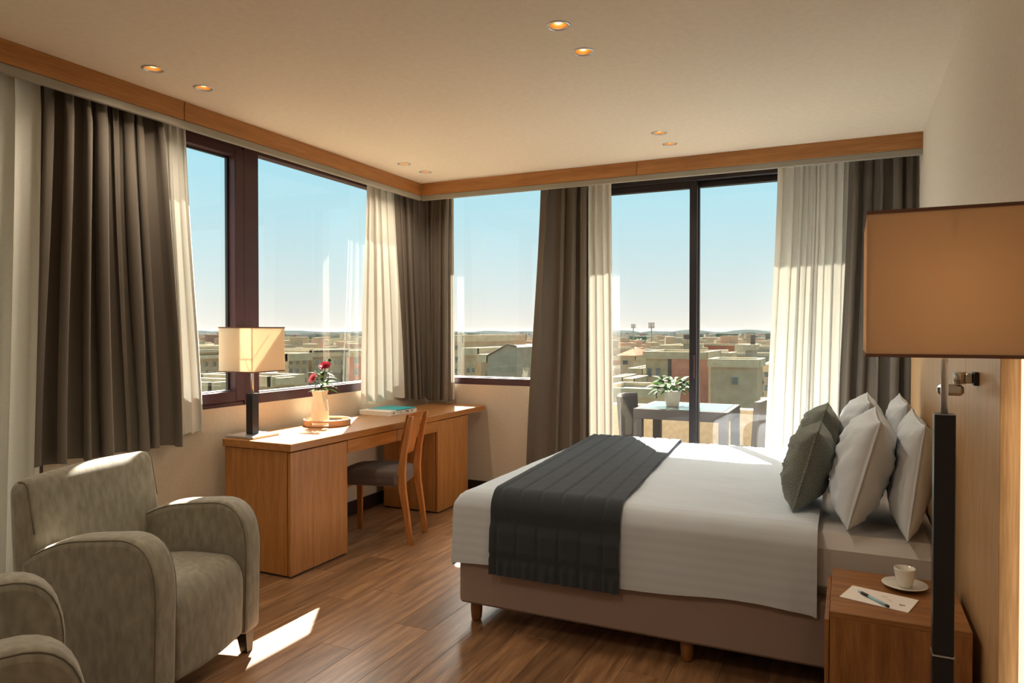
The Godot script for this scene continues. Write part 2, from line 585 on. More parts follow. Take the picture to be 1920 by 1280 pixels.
func windows() -> void:
	# window over the desk: a casement beside a wide fixed light
	var X0 := WALL_L - 0.07
	var X1 := WALL_L
	var w1 := setting("window_1", null, null)
	var st := pen()
	bx(st, Vector3(X0, 0.92, -5.26), Vector3(X1, 0.983, -3.385), 0.002)
	bx(st, Vector3(X0, 2.485, -5.26), Vector3(X1, 2.549, -3.385), 0.002)
	bx(st, Vector3(X0, 2.485, -3.263), Vector3(X1, 2.549, -2.34), 0.002)
	bx(st, Vector3(X0, 0.92, -5.32), Vector3(X1, 2.549, -5.26), 0.002)
	bx(st, Vector3(X0, 0.92, -3.385), Vector3(X1 + 0.008, 2.549, -3.263), 0.003)
	bx(st, Vector3(X0, 0.92, -3.263), Vector3(X1, 0.945, -2.34), 0.002)
	bx(st, Vector3(X0, 0.92, -2.34), Vector3(X1, 2.549, -2.3), 0.004)
	part("frame", done(st), M.frame, w1)
	st = pen()
	bx(st, Vector3(X0, 0.948, -3.19), Vector3(X1 + 0.014, 1.01, -2.41), 0.002)
	bx(st, Vector3(X0, 2.435, -3.19), Vector3(X1 + 0.014, 2.484, -2.41), 0.002)
	bx(st, Vector3(X0, 0.948, -3.262), Vector3(X1 + 0.014, 2.484, -3.19), 0.005)
	bx(st, Vector3(X0, 0.948, -2.41), Vector3(X1 + 0.014, 2.484, -2.345), 0.005)
	part("sash", done(st), M.frame, w1)
	st = pen()
	bx(st, Vector3(X0 + 0.01, 1.01, -3.189), Vector3(X0 + 0.03, 2.435, -3.178))
	bx(st, Vector3(X0 + 0.01, 2.424, -3.189), Vector3(X0 + 0.03, 2.435, -2.41))
	part("gasket", done(st), M.frame_dark, w1)
	part("sill_bead", box(Vector3(X0 + 0.008, 0.9832, -5.26), Vector3(X0 + 0.04, 0.992, -3.386), 0.002), M.steel, w1)
	part("sill_bead", box(Vector3(X0 + 0.008, 1.0102, -3.188), Vector3(X0 + 0.04, 1.017, -2.41), 0.002), M.steel, w1)
	pane(w1, Vector3(X0 + 0.02, 0.992, -5.26), Vector3(X0 + 0.02, 2.485, -3.386))
	pane(w1, Vector3(X0 + 0.02, 1.017, -3.178), Vector3(X0 + 0.02, 2.424, -2.41))
	# narrow window beside the corner
	var Z0 := WALL_B - 0.07
	var Z1 := WALL_B
	var w2 := setting("window_2", null, null)
	st = pen()
	bx(st, Vector3(-3.26, 0.92, Z0), Vector3(-2.25, 0.977, Z1), 0.002)
	bx(st, Vector3(-3.26, 2.585, Z0), Vector3(-2.25, 2.599, Z1), 0.002)
	bx(st, Vector3(-3.31, 0.92, Z0), Vector3(-3.26, 2.599, Z1), 0.004)
	bx(st, Vector3(-2.25, 0.92, Z0), Vector3(-2.2, 2.599, Z1), 0.004)
	part("frame", done(st), M.frame, w2)
	part("sill_bead", box(Vector3(-3.26, 0.9772, Z0 + 0.008), Vector3(-2.25, 0.986, Z0 + 0.04), 0.002), M.steel, w2)
	pane(w2, Vector3(-3.26, 0.986, Z0 + 0.02), Vector3(-2.25, 2.585, Z0 + 0.02))
	# sliding door to the balcony: two leaves on two tracks
	var d1 := setting("door_1", null, null)
	st = pen()
	bx(st, Vector3(-2.15, 0.001, Z0 - 0.03), Vector3(0.1, 0.04, Z1), 0.004)
	bx(st, Vector3(-2.15, 2.495, Z0 - 0.03), Vector3(0.1, 2.54, Z1), 0.004)
	bx(st, Vector3(-2.15, 0.04, Z0 - 0.03), Vector3(-2.11, 2.495, Z1), 0.004)
	bx(st, Vector3(0.06, 0.04, Z0 - 0.03), Vector3(0.1, 2.495, Z1), 0.004)
	part("frame", done(st), M.frame_dark, d1)
	for k in 2:
		var a: float = [-2.11, -1.065][k]
		var b: float = [-1.02, 0.06][k]
		var z0: float = [Z0 + 0.025, Z0 - 0.02][k]
		var leaf := part("leaf", null, null, d1)
		st = pen()
		bx(st, Vector3(a, 0.04, z0), Vector3(a + 0.055, 2.494, z0 + 0.04), 0.004)
		bx(st, Vector3(b - 0.055, 0.04, z0), Vector3(b, 2.494, z0 + 0.04), 0.004)
		bx(st, Vector3(a + 0.055, 0.04, z0), Vector3(b - 0.055, 0.11, z0 + 0.04), 0.004)
		bx(st, Vector3(a + 0.055, 2.44 if k == 0 else 2.45, z0), Vector3(b - 0.055, 2.494, z0 + 0.04), 0.004)
		leaf.mesh = done(st)
		leaf.material_override = M.frame_dark
		pane(leaf, Vector3(a + 0.05, 0.11, z0 + 0.02), Vector3(b - 0.05, 2.45, z0 + 0.02))
	part("lock", box(Vector3(-1.045, 1.02, Z0 + 0.066), Vector3(-1.03, 1.2, Z0 + 0.078), 0.003), M.frame, d1)
	# balcony door in the window wall, behind the near sheer
	var d2 := setting("door_2", null, null)
	st = pen()
	bx(st, Vector3(X0, 0.001, -2.05), Vector3(X1, 0.06, -0.55), 0.004)
	bx(st, Vector3(X0, 2.44, -2.05), Vector3(X1, 2.549, -0.55), 0.004)
	for z in [-2.05, -1.34, -0.61]:
		bx(st, Vector3(X0, 0.06, z), Vector3(X1, 2.44, z + 0.06), 0.004)
	part("frame", done(st), M.frame, d2)
	pane(d2, Vector3(X0 + 0.02, 0.06, -1.99), Vector3(X0 + 0.02, 2.44, -1.34))
	pane(d2, Vector3(X0 + 0.02, 0.06, -1.28), Vector3(X0 + 0.02, 2.44, -0.61))


# a gathered curtain along a wall. side "L": runs along z at x = depth; side "B": runs along x at z = depth
func curtain(called: String, side: String, depth: float, top: Array, bottom: Array, y1: float, y0: float, folds: int, amp: float, sd: int, m: Material, label: String, group: String, spread := 1.0) -> void:
	var r := RandomNumberGenerator.new()
	r.seed = sd
	var edge := [0.0]
	var lift := []
	for i in folds:
		edge.append(edge[i] + pow(r.randf_range(0.55, 1.35), 2.0))
		lift.append(r.randf_range(0.35, 1.1))
	lift.append(1.0)
	var total: float = edge[folds]
	var cols := folds * 12
	var rows := []
	var nr := 26
	var drift := r.randf_range(-0.03, 0.03)
	for j in nr + 1:
		var v := float(j) / nr
		v = pow(v, 1.35)
		var y := lerpf(y1, y0, v)
		var e := v * v * (3.0 - 2.0 * v)
		var a := lerpf(top[0], bottom[0], lerpf(v, e, 0.6))
		var b := lerpf(top[1], bottom[1], lerpf(v, e, 0.6))
		var head := clampf((y1 - y) / 0.2, 0.0, 1.0)
		var row := PackedVector3Array()
		for i in cols + 1:
			var u := float(i) / cols
			var uu := clampf(u + drift * sin(u * 9.0 + sd) * v * u * (1.0 - u) * 4.0, 0.0, 1.0)
			var f := 0
			while f < folds - 1 and edge[f + 1] < uu * total: f += 1
			var t: float = (uu * total - edge[f]) / (edge[f + 1] - edge[f])
			var wave: float = (0.5 - 0.5 * cos(TAU * t)) * lift[f]
			wave = clampf(wave, 0.0, 1.2)
			var fine := sin(uu * total * TAU * 1.9) * 0.18
			var dp: float = amp * (wave * lerpf(0.55, 1.0, head) + fine * (1.0 - head * 0.75)) * lerpf(0.8, 1.05, v)
			dp += amp * 0.25 * sin(u * 5.0 + v * 2.2 + sd) * v
			var s := lerpf(a, b, u) + amp * 0.35 * sin(TAU * t) * spread * signf(b - a) * (1.0 if i > 0 and i < cols else 0.0)
			var yy := y + (0.006 * sin(u * 23.0 + sd) if j == nr else 0.0)
			if side == "L": row.append(Vector3(depth + dp, yy, s))
			else: row.append(Vector3(s, yy, depth + dp))
		rows.append(row)
	var st := pen()
	sheet(st, rows)
	var o := solo(called, done(st), m, Vector3.ZERO, label, "curtain", group)
	o.set_meta("category", "curtain")


func curtains() -> void:
	var gd := "grey blackout curtains"
	var gs := "white sheer curtains"
	curtain("sheer_curtain", "L", -3.34, [-0.5, -2.07], [-0.5, -2.0], 2.57, 0.02, 15, 0.05, 3, M.sheer, "white sheer curtain over the balcony door behind the armchairs", gs)
	curtain("blackout_curtain", "L", -3.325, [-2.02, -2.665], [-1.95, -2.76], 2.57, 0.762, 8, 0.11, 15, M.curtain, "short grey curtain hanging behind the velvet armchair with gathered top", gd)
	curtain("sheer_curtain", "L", -3.345, [-2.6, -2.815], [-2.66, -2.925], 2.57, 0.80, 4, 0.04, 12, M.sheer, "short white sheer curtain between grey curtain and table lamp", gs)
	curtain("sheer_curtain", "L", -3.335, [-4.47, -4.83], [-4.38, -5.03], 2.57, 0.83, 5, 0.055, 17, M.sheer, "short white sheer curtain hanging above the books on the desk", gs)
	curtain("blackout_curtain", "L", -3.33, [-4.80, -5.31], [-4.96, -5.31], 2.57, 0.80, 6, 0.07, 21, M.curtain, "short grey curtain on the window wall side of the corner", gd)
	curtain("blackout_curtain", "B", -5.27, [-3.30, -3.06], [-3.30, -3.055], 2.57, 0.785, 4, 0.07, 27, M.curtain, "short grey curtain on the balcony wall side of the corner", gd)
	curtain("sheer_curtain", "B", -5.34, [-3.2, -3.075], [-3.2, -3.07], 2.57, 0.785, 3, 0.02, 29, M.sheer, "narrow sheer curtain edge beside the corner window", gs)
	curtain("blackout_curtain", "B", -5.29, [-2.24, -1.84], [-2.38, -1.82], 2.57, 0.03, 4, 0.11, 33, M.curtain, "long grey curtain between the corner window and the sliding door", gd)
	curtain("sheer_curtain", "B", -5.30, [-1.86, -1.655], [-1.84, -1.63], 2.57, 0.03, 4, 0.05, 37, M.sheer, "narrow long white sheer curtain beside the balcony table's ribbed chair", gs)
	curtain("sheer_curtain", "B", -5.31, [-0.45, 0.03], [-0.54, 0.0], 2.57, 0.03, 10, 0.05, 43, M.sheer, "wide long white sheer curtain behind the grey cushions", gs)
	curtain("blackout_curtain", "B", -5.29, [0.0, 0.395], [-0.08, 0.395], 2.57, 0.03, 5, 0.11, 47, M.curtain, "long grey curtain between the bed pillows and the headboard wall", gd)


func downlights() -> void:
	var cup := turned([Vector2(0.04, 0.0), Vector2(0.037, 0.012), Vector2(0.026, 0.045), Vector2(0.024, 0.05)], 24)
	var ring := turned([Vector2(0.038, 0.004), Vector2(0.0385, -0.003), Vector2(0.044, -0.004), Vector2(0.05, -0.0015), Vector2(0.05, 0.0)], 32)
	var bulb := turned([Vector2(0.0, 0.006), Vector2(0.012, 0.009), Vector2(0.02, 0.018), Vector2(0.023, 0.032), Vector2(0.022, 0.046)], 20)
	var gold := mat(rgb(226, 184, 120), 0.4, 0.6)
	for p in lamp_spots():
		var where := "out of view, lighting the near end of the room"
		if p.y < -4.0: where = "in the pelmet corner above the books" if p.x < -2 else "above the bed's balcony side"
		elif p.y < -2.0: where = "by the pelmet above the velvet armchair" if p.x < -2 else "above the middle of the bed"
		var t := thing("ceiling_downlight", Vector3(p.x, CEIL, p.y), 0.0, "round gold recessed ceiling downlight of the pair " + where, "downlight", "recessed ceiling downlights")
		part("ring", ring, M.steel, t)
		part("reflector", cup, gold, t)
		part("bulb", bulb, M.bulb, t)
		var l := SpotLight3D.new()
		l.name = "downlight_beam"
		l.position = Vector3(0, -0.012, 0)
		l.rotation_degrees.x = -90
		l.light_color = LAMP_COLOR
		l.light_energy = DOWNLIGHT
		l.light_size = 0.03
		l.spot_angle = 72.0
		l.spot_angle_attenuation = 0.8
		l.spot_range = 12.0
		l.spot_attenuation = 2.0
		l.shadow_enabled = true
		t.add_child(l)


# ---------------------------------------------------------------- desk and what stands on it
func desk() -> void:
	var t := thing("desk", Vector3(-3.03, 0, -4.19), 0.0, "long oak veneer desk with two pedestals under the corner window", "desk")
	var o := -t.position
	part("top", box(Vector3(-3.29, 0.707, -5.355) + o, Vector3(-2.775, 0.75, -3.02) + o, 0.0025), M.oak_z, t)
	for k in 2:
		var z1: float = [-3.03, -4.596][k]
		var z0: float = [-3.522, -5.06][k]
		part("pedestal", box(Vector3(-3.28, 0.012, z0) + o, Vector3(-2.811, 0.703, z1) + o, 0.002), M.oak_y, t)
		part("plinth", box(Vector3(-3.27, 0.0005, z0 + 0.01) + o, Vector3(-2.795, 0.012, z1 - 0.01) + o), M.base, t)
		part("pedestal_door", box(Vector3(-2.803, 0.012, z0) + o, Vector3(-2.782, 0.700, z1 + 0.002) + o, 0.002), M.oak_y, t)
	for k in 2:
		var z1: float = [-3.526, -4.061][k]
		var z0: float = [-4.057, -4.592][k]
		part("drawer", box(Vector3(-3.2, 0.622, z0) + o, Vector3(-2.782, 0.7025, z1) + o, 0.002), M.oak_z, t)


func desk_lamp() -> void:
	var t := thing("table_lamp", Vector3(-3.2, 0.75, -3.165), 0.0, "square fabric table lamp with black post on the desk end", "lamp")
	var st := pen()
	bx(st, Vector3(-0.11, 0.0, -0.105), Vector3(0.11, 0.014, 0.105), 0.002)
	part("base", done(st), M.steel, t)
	part("post", box(Vector3(-0.026, 0.014, -0.026), Vector3(0.026, 0.255, 0.026), 0.002), M.black, t)
	part("rod", turned([Vector2(0.0, 0.255), Vector2(0.009, 0.255), Vector2(0.009, 0.52), Vector2(0.0, 0.52)], 12), M.steel, t)
	shade(t, 0.13, 0.385, 0.648, 0.13, M.shade)
	lamp_light(t, Vector3(0, 0.5, 0), DESK_LAMP)


func shade(t: Node3D, w: float, y0: float, y1: float, d: float, m: Material) -> void:
	var st := pen()
	var th := 0.004
	for s in [-1.0, 1.0]:
		bx(st, Vector3(minf(s * w, s * (w - th)), y0, -d), Vector3(maxf(s * w, s * (w - th)), y1, d))
		bx(st, Vector3(-w + th, y0, minf(s * d, s * (d - th))), Vector3(w - th, y1, maxf(s * d, s * (d - th))))
	part("lamp_shade", done(st), m, t)
	for y in [y0 - 0.001, y1 - 0.006]:
		st = pen()
		for s in [-1.0, 1.0]:
			bx(st, Vector3(-w - 0.0015, y, minf(s * (d + 0.0015), s * (d - 0.006))), Vector3(w + 0.0015, y + 0.007, maxf(s * (d + 0.0015), s * (d - 0.006))))
			bx(st, Vector3(minf(s * (w + 0.0015), s * (w - 0.006)), y, -d + 0.006), Vector3(maxf(s * (w + 0.0015), s * (w - 0.006)), y + 0.007, d - 0.006))
		part("trim", done(st), M.shade_trim, t)
	st = pen()
	var ym := y1 - 0.05
	tube(st, [Vector3(-w + th, ym, 0), Vector3(w - th, ym, 0)], 0.003, 6)
	tube(st, [Vector3(0, ym, -d + th), Vector3(0, ym, d - th)], 0.003, 6)
	part("spider", done(st), M.steel, t)


func lamp_light(t: Node3D, at: Vector3, energy: float) -> void:
	var st := pen()
	var prof := []
	for k in 13:
		var a := PI * k / 12.0
		prof.append(Vector2(0.03 * sin(a), -0.03 * cos(a)))
	lathe(st, prof, 16)
	part("bulb", done(st), M.bulb, t, at)
	var l := OmniLight3D.new()
	l.name = "lamp_glow"
	l.position = at
	l.light_color = LAMP_COLOR
	l.light_energy = energy
	l.light_size = 0.028
	l.omni_range = 12.0
	l.omni_attenuation = 2.0
	l.shadow_enabled = true
	t.add_child(l)


func leaf_mesh(length: float, width: float, bend: float) -> ArrayMesh:
	var st := pen()
	st.set_smooth_group(0)
	var rows := []
	for i in 6:
		var t := i / 5.0
		var w := width * sin(PI * pow(t, 0.8)) * 0.5
		var z := length * t
		var y := -bend * t * t * length
		rows.append(PackedVector3Array([Vector3(-w, y + w * 0.35, z), Vector3(0, y, z), Vector3(w, y + w * 0.35, z)]))
	sheet(st, rows)
	return done(st)


func aim(dir: Vector3, roll := 0.0) -> Basis:
	var up := Vector3.UP if absf(dir.normalized().y) < 0.97 else Vector3.RIGHT
	return Basis.looking_at(-dir.normalized(), up).rotated(dir.normalized(), roll)


func bloom(r: float, deep: bool, sd: int) -> ArrayMesh:
	var st := pen()
	var g := RandomNumberGenerator.new()
	g.seed = sd
	st.set_smooth_group(0)
	for ring in 5:
		var n := 14 - ring * 2
		var tilt := deg_to_rad(18 + ring * 16)
		for k in n:
			var a := TAU * (k + 0.5 * (ring % 2)) / n + g.randf_range(-0.1, 0.1)
			var out := Vector3(cos(a), 0, sin(a))
			var side := Vector3(-sin(a), 0, cos(a))
			var len := r * (1.0 - 0.13 * ring)
			var tip := out * cos(tilt) * len + Vector3.UP * sin(tilt) * len * (1.0 if deep else 0.7)
			var midp := tip * 0.6 + Vector3.UP * r * 0.12
			var w := r * 0.24
			quad(st, Vector3.ZERO, midp - side * w, tip - side * w * 0.4, tip)
			quad(st, Vector3.ZERO, tip, tip + side * w * 0.4, midp + side * w)
	return done(st)


func desk_things() -> void:
	# round wooden tray with two cut-out handles
	var t := thing("serving_tray", Vector3(-3.14, 0.75, -3.765), 0.35, "round pale wooden tray with cut-out handles under the ivory vase", "tray")
	part("tray_base", turned([Vector2(0, 0.0005), Vector2(0.15, 0.0005), Vector2(0.152, 0.004), Vector2(0.15, 0.008), Vector2(0.0, 0.008)], 40), M.tray, t)
	var st := pen()
	var n := 48
	for i in n:
		var a := TAU * i / n
		var b := TAU * (i + 1) / n
		var gap := (i % 24) >= 9 and (i % 24) < 15
		for y in ([[0.004, 0.012], [0.03, 0.042]] if gap else [[0.004, 0.042]]):
			for rr in [0.146, 0.153]:
				st.set_smooth_group(0)
				quad(st, Vector3(cos(a) * rr, y[0], sin(a) * rr), Vector3(cos(b) * rr, y[0], sin(b) * rr), Vector3(cos(b) * rr, y[1], sin(b) * rr), Vector3(cos(a) * rr, y[1], sin(a) * rr))
			for yy in y:
				st.set_smooth_group(-1)
				quad(st, Vector3(cos(a) * 0.146, yy, sin(a) * 0.146), Vector3(cos(b) * 0.146, yy, sin(b) * 0.146), Vector3(cos(b) * 0.153, yy, sin(b) * 0.153), Vector3(cos(a) * 0.153, yy, sin(a) * 0.153))
	part("rim", done(st), M.tray, t)
	# twisted, faceted ivory vase
	st = pen()
	var rings := []
	var prof := [[0.0, 0.060], [0.03, 0.063], [0.09, 0.06], [0.15, 0.05], [0.19, 0.043], [0.222, 0.05], [0.222, 0.045], [0.18, 0.038], [0.05, 0.05]]
	for k in prof.size():
		var ring := PackedVector3Array()
		for i in 9:
			var a: float = TAU * i / 8.0 + prof[k][0] * 3.2
			var rad: float = prof[k][1] * (1.12 if i % 2 == 0 else 0.94)
			ring.append(Vector3(cos(a) * rad, prof[k][0], sin(a) * rad))
		rings.append(ring)
	for k in rings.size() - 1:
		for i in 8:
			st.set_smooth_group(-1)
			quad(st, rings[k][i], rings[k][i + 1], rings[k + 1][i + 1], rings[k + 1][i])
	for i in 8: tri(st, Vector3.ZERO, rings[0][i + 1], rings[0][i])
	var vase_at := Vector3(-3.175, 0.7582, -3.735)
	solo("vase", done(st), M.ivory, vase_at, "ivory faceted ceramic vase with pink flowers on the tray", "vase")
	# two pink flowers and a leafy sprig stand in it
	var mouth := vase_at + Vector3(0, 0.05, 0)
	for f in [[Vector3(0.022, 0.33, -0.028), 0.043, true, Vector3(0.25, 0.8, 0.6), "deep pink open flower standing highest in the ivory vase"], [Vector3(-0.01, 0.255, 0.052), 0.04, false, Vector3(-0.2, 0.5, 0.9), "pale pink drooping flower standing lower in the ivory vase"]]:
		var fl := thing("cut_flower", mouth, 0.0, f[4], "flower", "flowers in the vase")
		var tip: Vector3 = f[0]
		st = pen()
		tube(st, [Vector3(tip.x * 0.1, 0, tip.z * 0.1), Vector3(tip.x * 0.3, tip.y * 0.5, tip.z * 0.4), Vector3(tip.x * 0.9, tip.y * 0.92, tip.z * 0.8), tip], 0.0025, 6)
		part("stem", done(st), M.stem, fl)
		var b := part("bloom", bloom(f[1], f[2], 3 if f[2] else 4), M.petal if f[2] else M.petal_pale, fl, tip)
		b.basis = aim(f[3]) * Basis(Vector3.RIGHT, PI / 2)
	var sp := thing("leaf_sprig", mouth, 0.0, "dark green leafy sprig with a bud in the ivory vase", "sprig")
	st = pen()
	tube(st, [Vector3(0, 0, 0), Vector3(0.015, 0.15, -0.015), Vector3(0.03, 0.26, -0.05), Vector3(0.035, 0.372, -0.055)], 0.0022, 6)
	part("stem", done(st), M.stem, sp)
	lathe_bud(sp, Vector3(0.035, 0.372, -0.055))
	var lf := leaf_mesh(0.085, 0.03, 0.5)
	var g := RandomNumberGenerator.new()
	g.seed = 9
	for k in 34:
		var h := 0.165 + 0.13 * g.randf()
		var a := TAU * k * 0.382
		var o := part("leaf", lf, M.leaf if k % 3 else M.leaf_dark, sp, Vector3(0.008 + 0.02 * cos(a), h, -0.02 + 0.02 * sin(a)))
		o.basis = aim(Vector3(cos(a), g.randf_range(0.1, 1.0), sin(a) - 0.1), g.randf_range(-0.5, 0.5)).scaled(Vector3.ONE * g.randf_range(0.6, 1.0))
	# two books
	t = thing("book", Vector3(-3.18, 0.75, -4.515), -0.05, "thick white paperback book lying under the teal notebook", "book")
	st = pen()
	bx(st, Vector3(-0.145, 0.0005, -0.165), Vector3(0.15, 0.0025, 0.165))
	bx(st, Vector3(-0.145, 0.0295, -0.165), Vector3(0.15, 0.032, 0.165))
	bx(st, Vector3(0.1475, 0.0005, -0.165), Vector3(0.15, 0.032, 0.165))
	part("cover", done(st), M.paper, t)
	part("pages", box(Vector3(-0.141, 0.0026, -0.162), Vector3(0.147, 0.0294, 0.162)), M.page, t)
	st = pen()
	for s in [[-0.125, 0.012, 0.006, 0.008], [-0.118, 0.018, 0.004, 0.008], [-0.06, 0.016, 0.012, 0.002], [-0.035, 0.012, 0.003, 0.014], [-0.02, 0.011, 0.03, 0.0015], [0.022, 0.018, 0.003, 0.008], [0.034, 0.01, 0.004, 0.016], [0.046, 0.014, 0.004, 0.012], [0.056, 0.01, 0.004, 0.015], [0.1, 0.01, 0.004, 0.014], [0.108, 0.017, 0.006, 0.006]]:
		bx(st, Vector3(0.15, s[1], -s[0] - s[2]), Vector3(0.1503, s[1] + s[3], -s[0] + s[2]))
	part("spine_print", done(st), M.ink, t).set_meta("kind", "stuff")
	t = thing("notebook", Vector3(-3.165, 0.7825, -4.54), -0.03, "thin teal notebook on top of the white book", "book")
	part("cover", box(Vector3(-0.13, 0.0, -0.135), Vector3(0.135, 0.006, 0.115), 0.001), M.teal, t)
	part("pages", box(Vector3(-0.132, 0.0012, -0.134), Vector3(0.13, 0.0048, 0.1165)), M.page, t)


func lathe_bud(parent: Node, at: Vector3) -> void:
	part("bud", turned([Vector2(0.0, -0.012), Vector2(0.009, -0.006), Vector2(0.011, 0.002), Vector2(0.006, 0.012), Vector2(0, 0.017)], 10), M.leaf, parent, at)


func desk_chair() -> void:
	# local axes: +z is the way the sitter faces
	var turn := atan2(-0.97, 0.24)
	var t := thing("desk_chair", Vector3(-2.823, 0, -3.928), turn, "light beech chair with grey padded seat pulled up to the desk", "chair")
	var st := pen()
	var prof := rounded([Vector3(-0.18, 0.372, 0.02), Vector3(-0.19, 0.468, 0.04), Vector3(0.02, 0.486, 0.08), Vector3(0.245, 0.466, 0.055), Vector3(0.235, 0.372, 0.02)], 6)
	slab(st, prof, -0.185, 0.185, 0.035, 5, 0.006)
	part("seat", done(st), M.seat, t)
	for s in [-1.0, 1.0]:
		# sabre-curved back stile from floor to top rail
		st = pen()
		var spine := [[-0.26, 0.0, 0.016], [-0.232, 0.2, 0.02], [-0.205, 0.36, 0.026], [-0.2, 0.46, 0.026], [-0.217, 0.6, 0.02], [-0.246, 0.74, 0.018], [-0.266, 0.83, 0.014]]
		var out := PackedVector2Array()
		for k in spine.size(): out.append(Vector2(spine[k][0] + spine[k][2], spine[k][1]))
		for k in range(spine.size() - 1, -1, -1): out.append(Vector2(spine[k][0] - spine[k][2], spine[k][1]))
		slab(st, out, s * 0.15 - 0.014, s * 0.15 + 0.014, 0.004, 2)
		part("back_leg", done(st), M.beech, t)
		st = pen()
		var leg := PackedVector2Array([Vector2(0.225, 0.0), Vector2(0.2, 0.0), Vector2(0.19, 0.38), Vector2(0.235, 0.38)])
		slab(st, leg, s * 0.145 - 0.014, s * 0.145 + 0.014, 0.003, 2)
		part("front_leg", done(st), M.beech, t)
	# bent plywood back set into the stiles
	st = pen()
	var rows := []
	for face in 2:
		var rr := []
		for j in 9:
			var row := PackedVector3Array()
			for i in 13:
				var u := i / 12.0 * 2.0 - 1.0
				var v := j / 8.0
				var z := lerpf(-0.2, -0.258, v) - 0.03 * (1.0 - u * u) + (0.03 if face == 0 else 0.016)
				row.append(Vector3(u * 0.135, lerpf(0.575, 0.835 + 0.012 * (1.0 - u * u), v), z))
			rr.append(row)
		rows.append(rr)
		sheet(st, rr)
	for j in 8:
		for i in [0, 12]:
			quad(st, rows[0][j][i], rows[0][j + 1][i], rows[1][j + 1][i], rows[1][j][i])
	for i in 12:
		for j in [0, 8]:
			quad(st, rows[0][j][i], rows[0][j][i + 1], rows[1][j][i + 1], rows[1][j][i])
	part("backrest", done(st), M.beech, t)
	part("seat_rail", box(Vector3(-0.14, 0.34, 0.19), Vector3(0.14, 0.372, 0.21), 0.003), M.beech, t)


# ---------------------------------------------------------------- armchairs
func armchair(at: Vector3, turn: float, label: String) -> void:
	# local axes: +z is the way the sitter faces
	var t := thing("armchair", at, turn, label, "armchair", "grey velvet armchairs")
	t.scale = Vector3(0.93, 1.01, 0.72)
	var st := pen()
	var seat := rounded([Vector3(-0.3, 0.1, 0.02), Vector3(0.39, 0.1, 0.03), Vector3(0.405, 0.432, 0.14), Vector3(0.05, 0.442, 0.1), Vector3(-0.3, 0.41, 0.02)], 7)
	slab(st, seat, -0.232, 0.232, 0.025, 4, 0.012)
	part("seat", done(st), M.velvet, t)
	var arm := rounded([Vector3(-0.34, 0.09, 0.02), Vector3(-0.36, 0.55, 0.03), Vector3(-0.14, 0.63, 0.13), Vector3(0.415, 0.662, 0.24), Vector3(0.395, 0.09, 0.03)], 9)
	for s in [-1.0, 1.0]:
		st = pen()
		slab(st, arm, minf(s * 0.235, s * 0.365), maxf(s * 0.235, s * 0.365), 0.028, 4)
		var a := part("arm", done(st), M.velvet, t)
		for x in [s * 0.242, s * 0.358]:
			st = pen()
			var line := []
			# the outline starts at the back foot, so the run is already in order round the crest
			for q in inset(arm, 0.0088):
				if q.y > 0.1 and q.x > -0.33: line.append(Vector3(x, q.y, q.x))
			tube(st, line, 0.003, 5)
			part("piping", done(st), M.piping, a)
	# tall back, wider at the top, leaning away
	st = pen()
	var rows := []
	var outline := rounded([Vector3(-0.235, 0.1, 0.01), Vector3(-0.225, 0.42, 0.08), Vector3(-0.325, 0.838, 0.05), Vector3(-0.445, 0.825, 0.06), Vector3(-0.41, 0.1, 0.02)], 6)
	slab(st, outline, -0.362, 0.362, 0.05, 5, 0.01)
	var b := part("back", done(st), M.velvet, t)
	for x in [-0.345, 0.345]:
		st = pen()
		var line := []
		for q in inset(outline, 0.0115):
			if q.y > 0.6 and q.x > -0.40: line.append(Vector3(x, q.y, q.x))
		tube(st, line, 0.004, 5)
		part("piping", done(st), M.piping, b)
	st = pen()
	tube(st, [Vector3(-0.345, 0.809, -0.335), Vector3(-0.3, 0.82, -0.333), Vector3(0.0, 0.828, -0.331), Vector3(0.3, 0.82, -0.333), Vector3(0.345, 0.809, -0.335)], 0.0035, 5)
	part("piping", done(st), M.piping, b)
	for sx in [-1.0, 1.0]:
		for sz in [-0.32, 0.34]:
			st = pen()
			st.set_smooth_group(-1)
			var c := Vector3(sx * 0.3, 0, sz)
			var lo := []
			var hi := []
			for q in [Vector2(-1, -1), Vector2(1, -1), Vector2(1, 1), Vector2(-1, 1)]:
				lo.append(c + Vector3(q.x * 0.022, 0.001, q.y * 0.022 + (0.012 if sz > 0 else -0.012)))
				hi.append(c + Vector3(q.x * 0.034, 0.1, q.y * 0.034))
			for i in 4: quad(st, lo[i], lo[(i + 1) % 4], hi[(i + 1) % 4], hi[i])
			quad(st, lo[0], lo[3], lo[2], lo[1])
			quad(st, hi[0], hi[1], hi[2], hi[3])
			part("leg", done(st), M.black, t)


# ---------------------------------------------------------------- bed
# a cloth point P, Q metres along and across laid over a block: past an edge it bends round radius r and hangs
func bend(e: float, r: float) -> Vector2:
	# e = how far past the start of the bend; returns (outward, down)
	if e <= 0.0: return Vector2(e, 0)
	var a := e / r
	if a < PI / 2: return Vector2(r * sin(a), r * (1.0 - cos(a)))
	return Vector2(r, r + (e - r * PI / 2))


func drape(p: float, q: float, x0: float, z0: float, z1: float, top: float, r: float) -> Vector3:
	# x0: foot end (towards -x); z1: near side (towards +z), z0: far side
	var bxx := bend((x0 + r) - p, r)
	var nz := bend(q - (z1 - r), r)
	var fz := bend((z0 + r) - q, r)
	var x := (x0 + r) - bxx.x
	var z := q
	if q > z1 - r: z = (z1 - r) + nz.x
	elif q < z0 + r: z = (z0 + r) - fz.x
	return Vector3(x, top - maxf(bxx.y, maxf(nz.y, fz.y)), z)


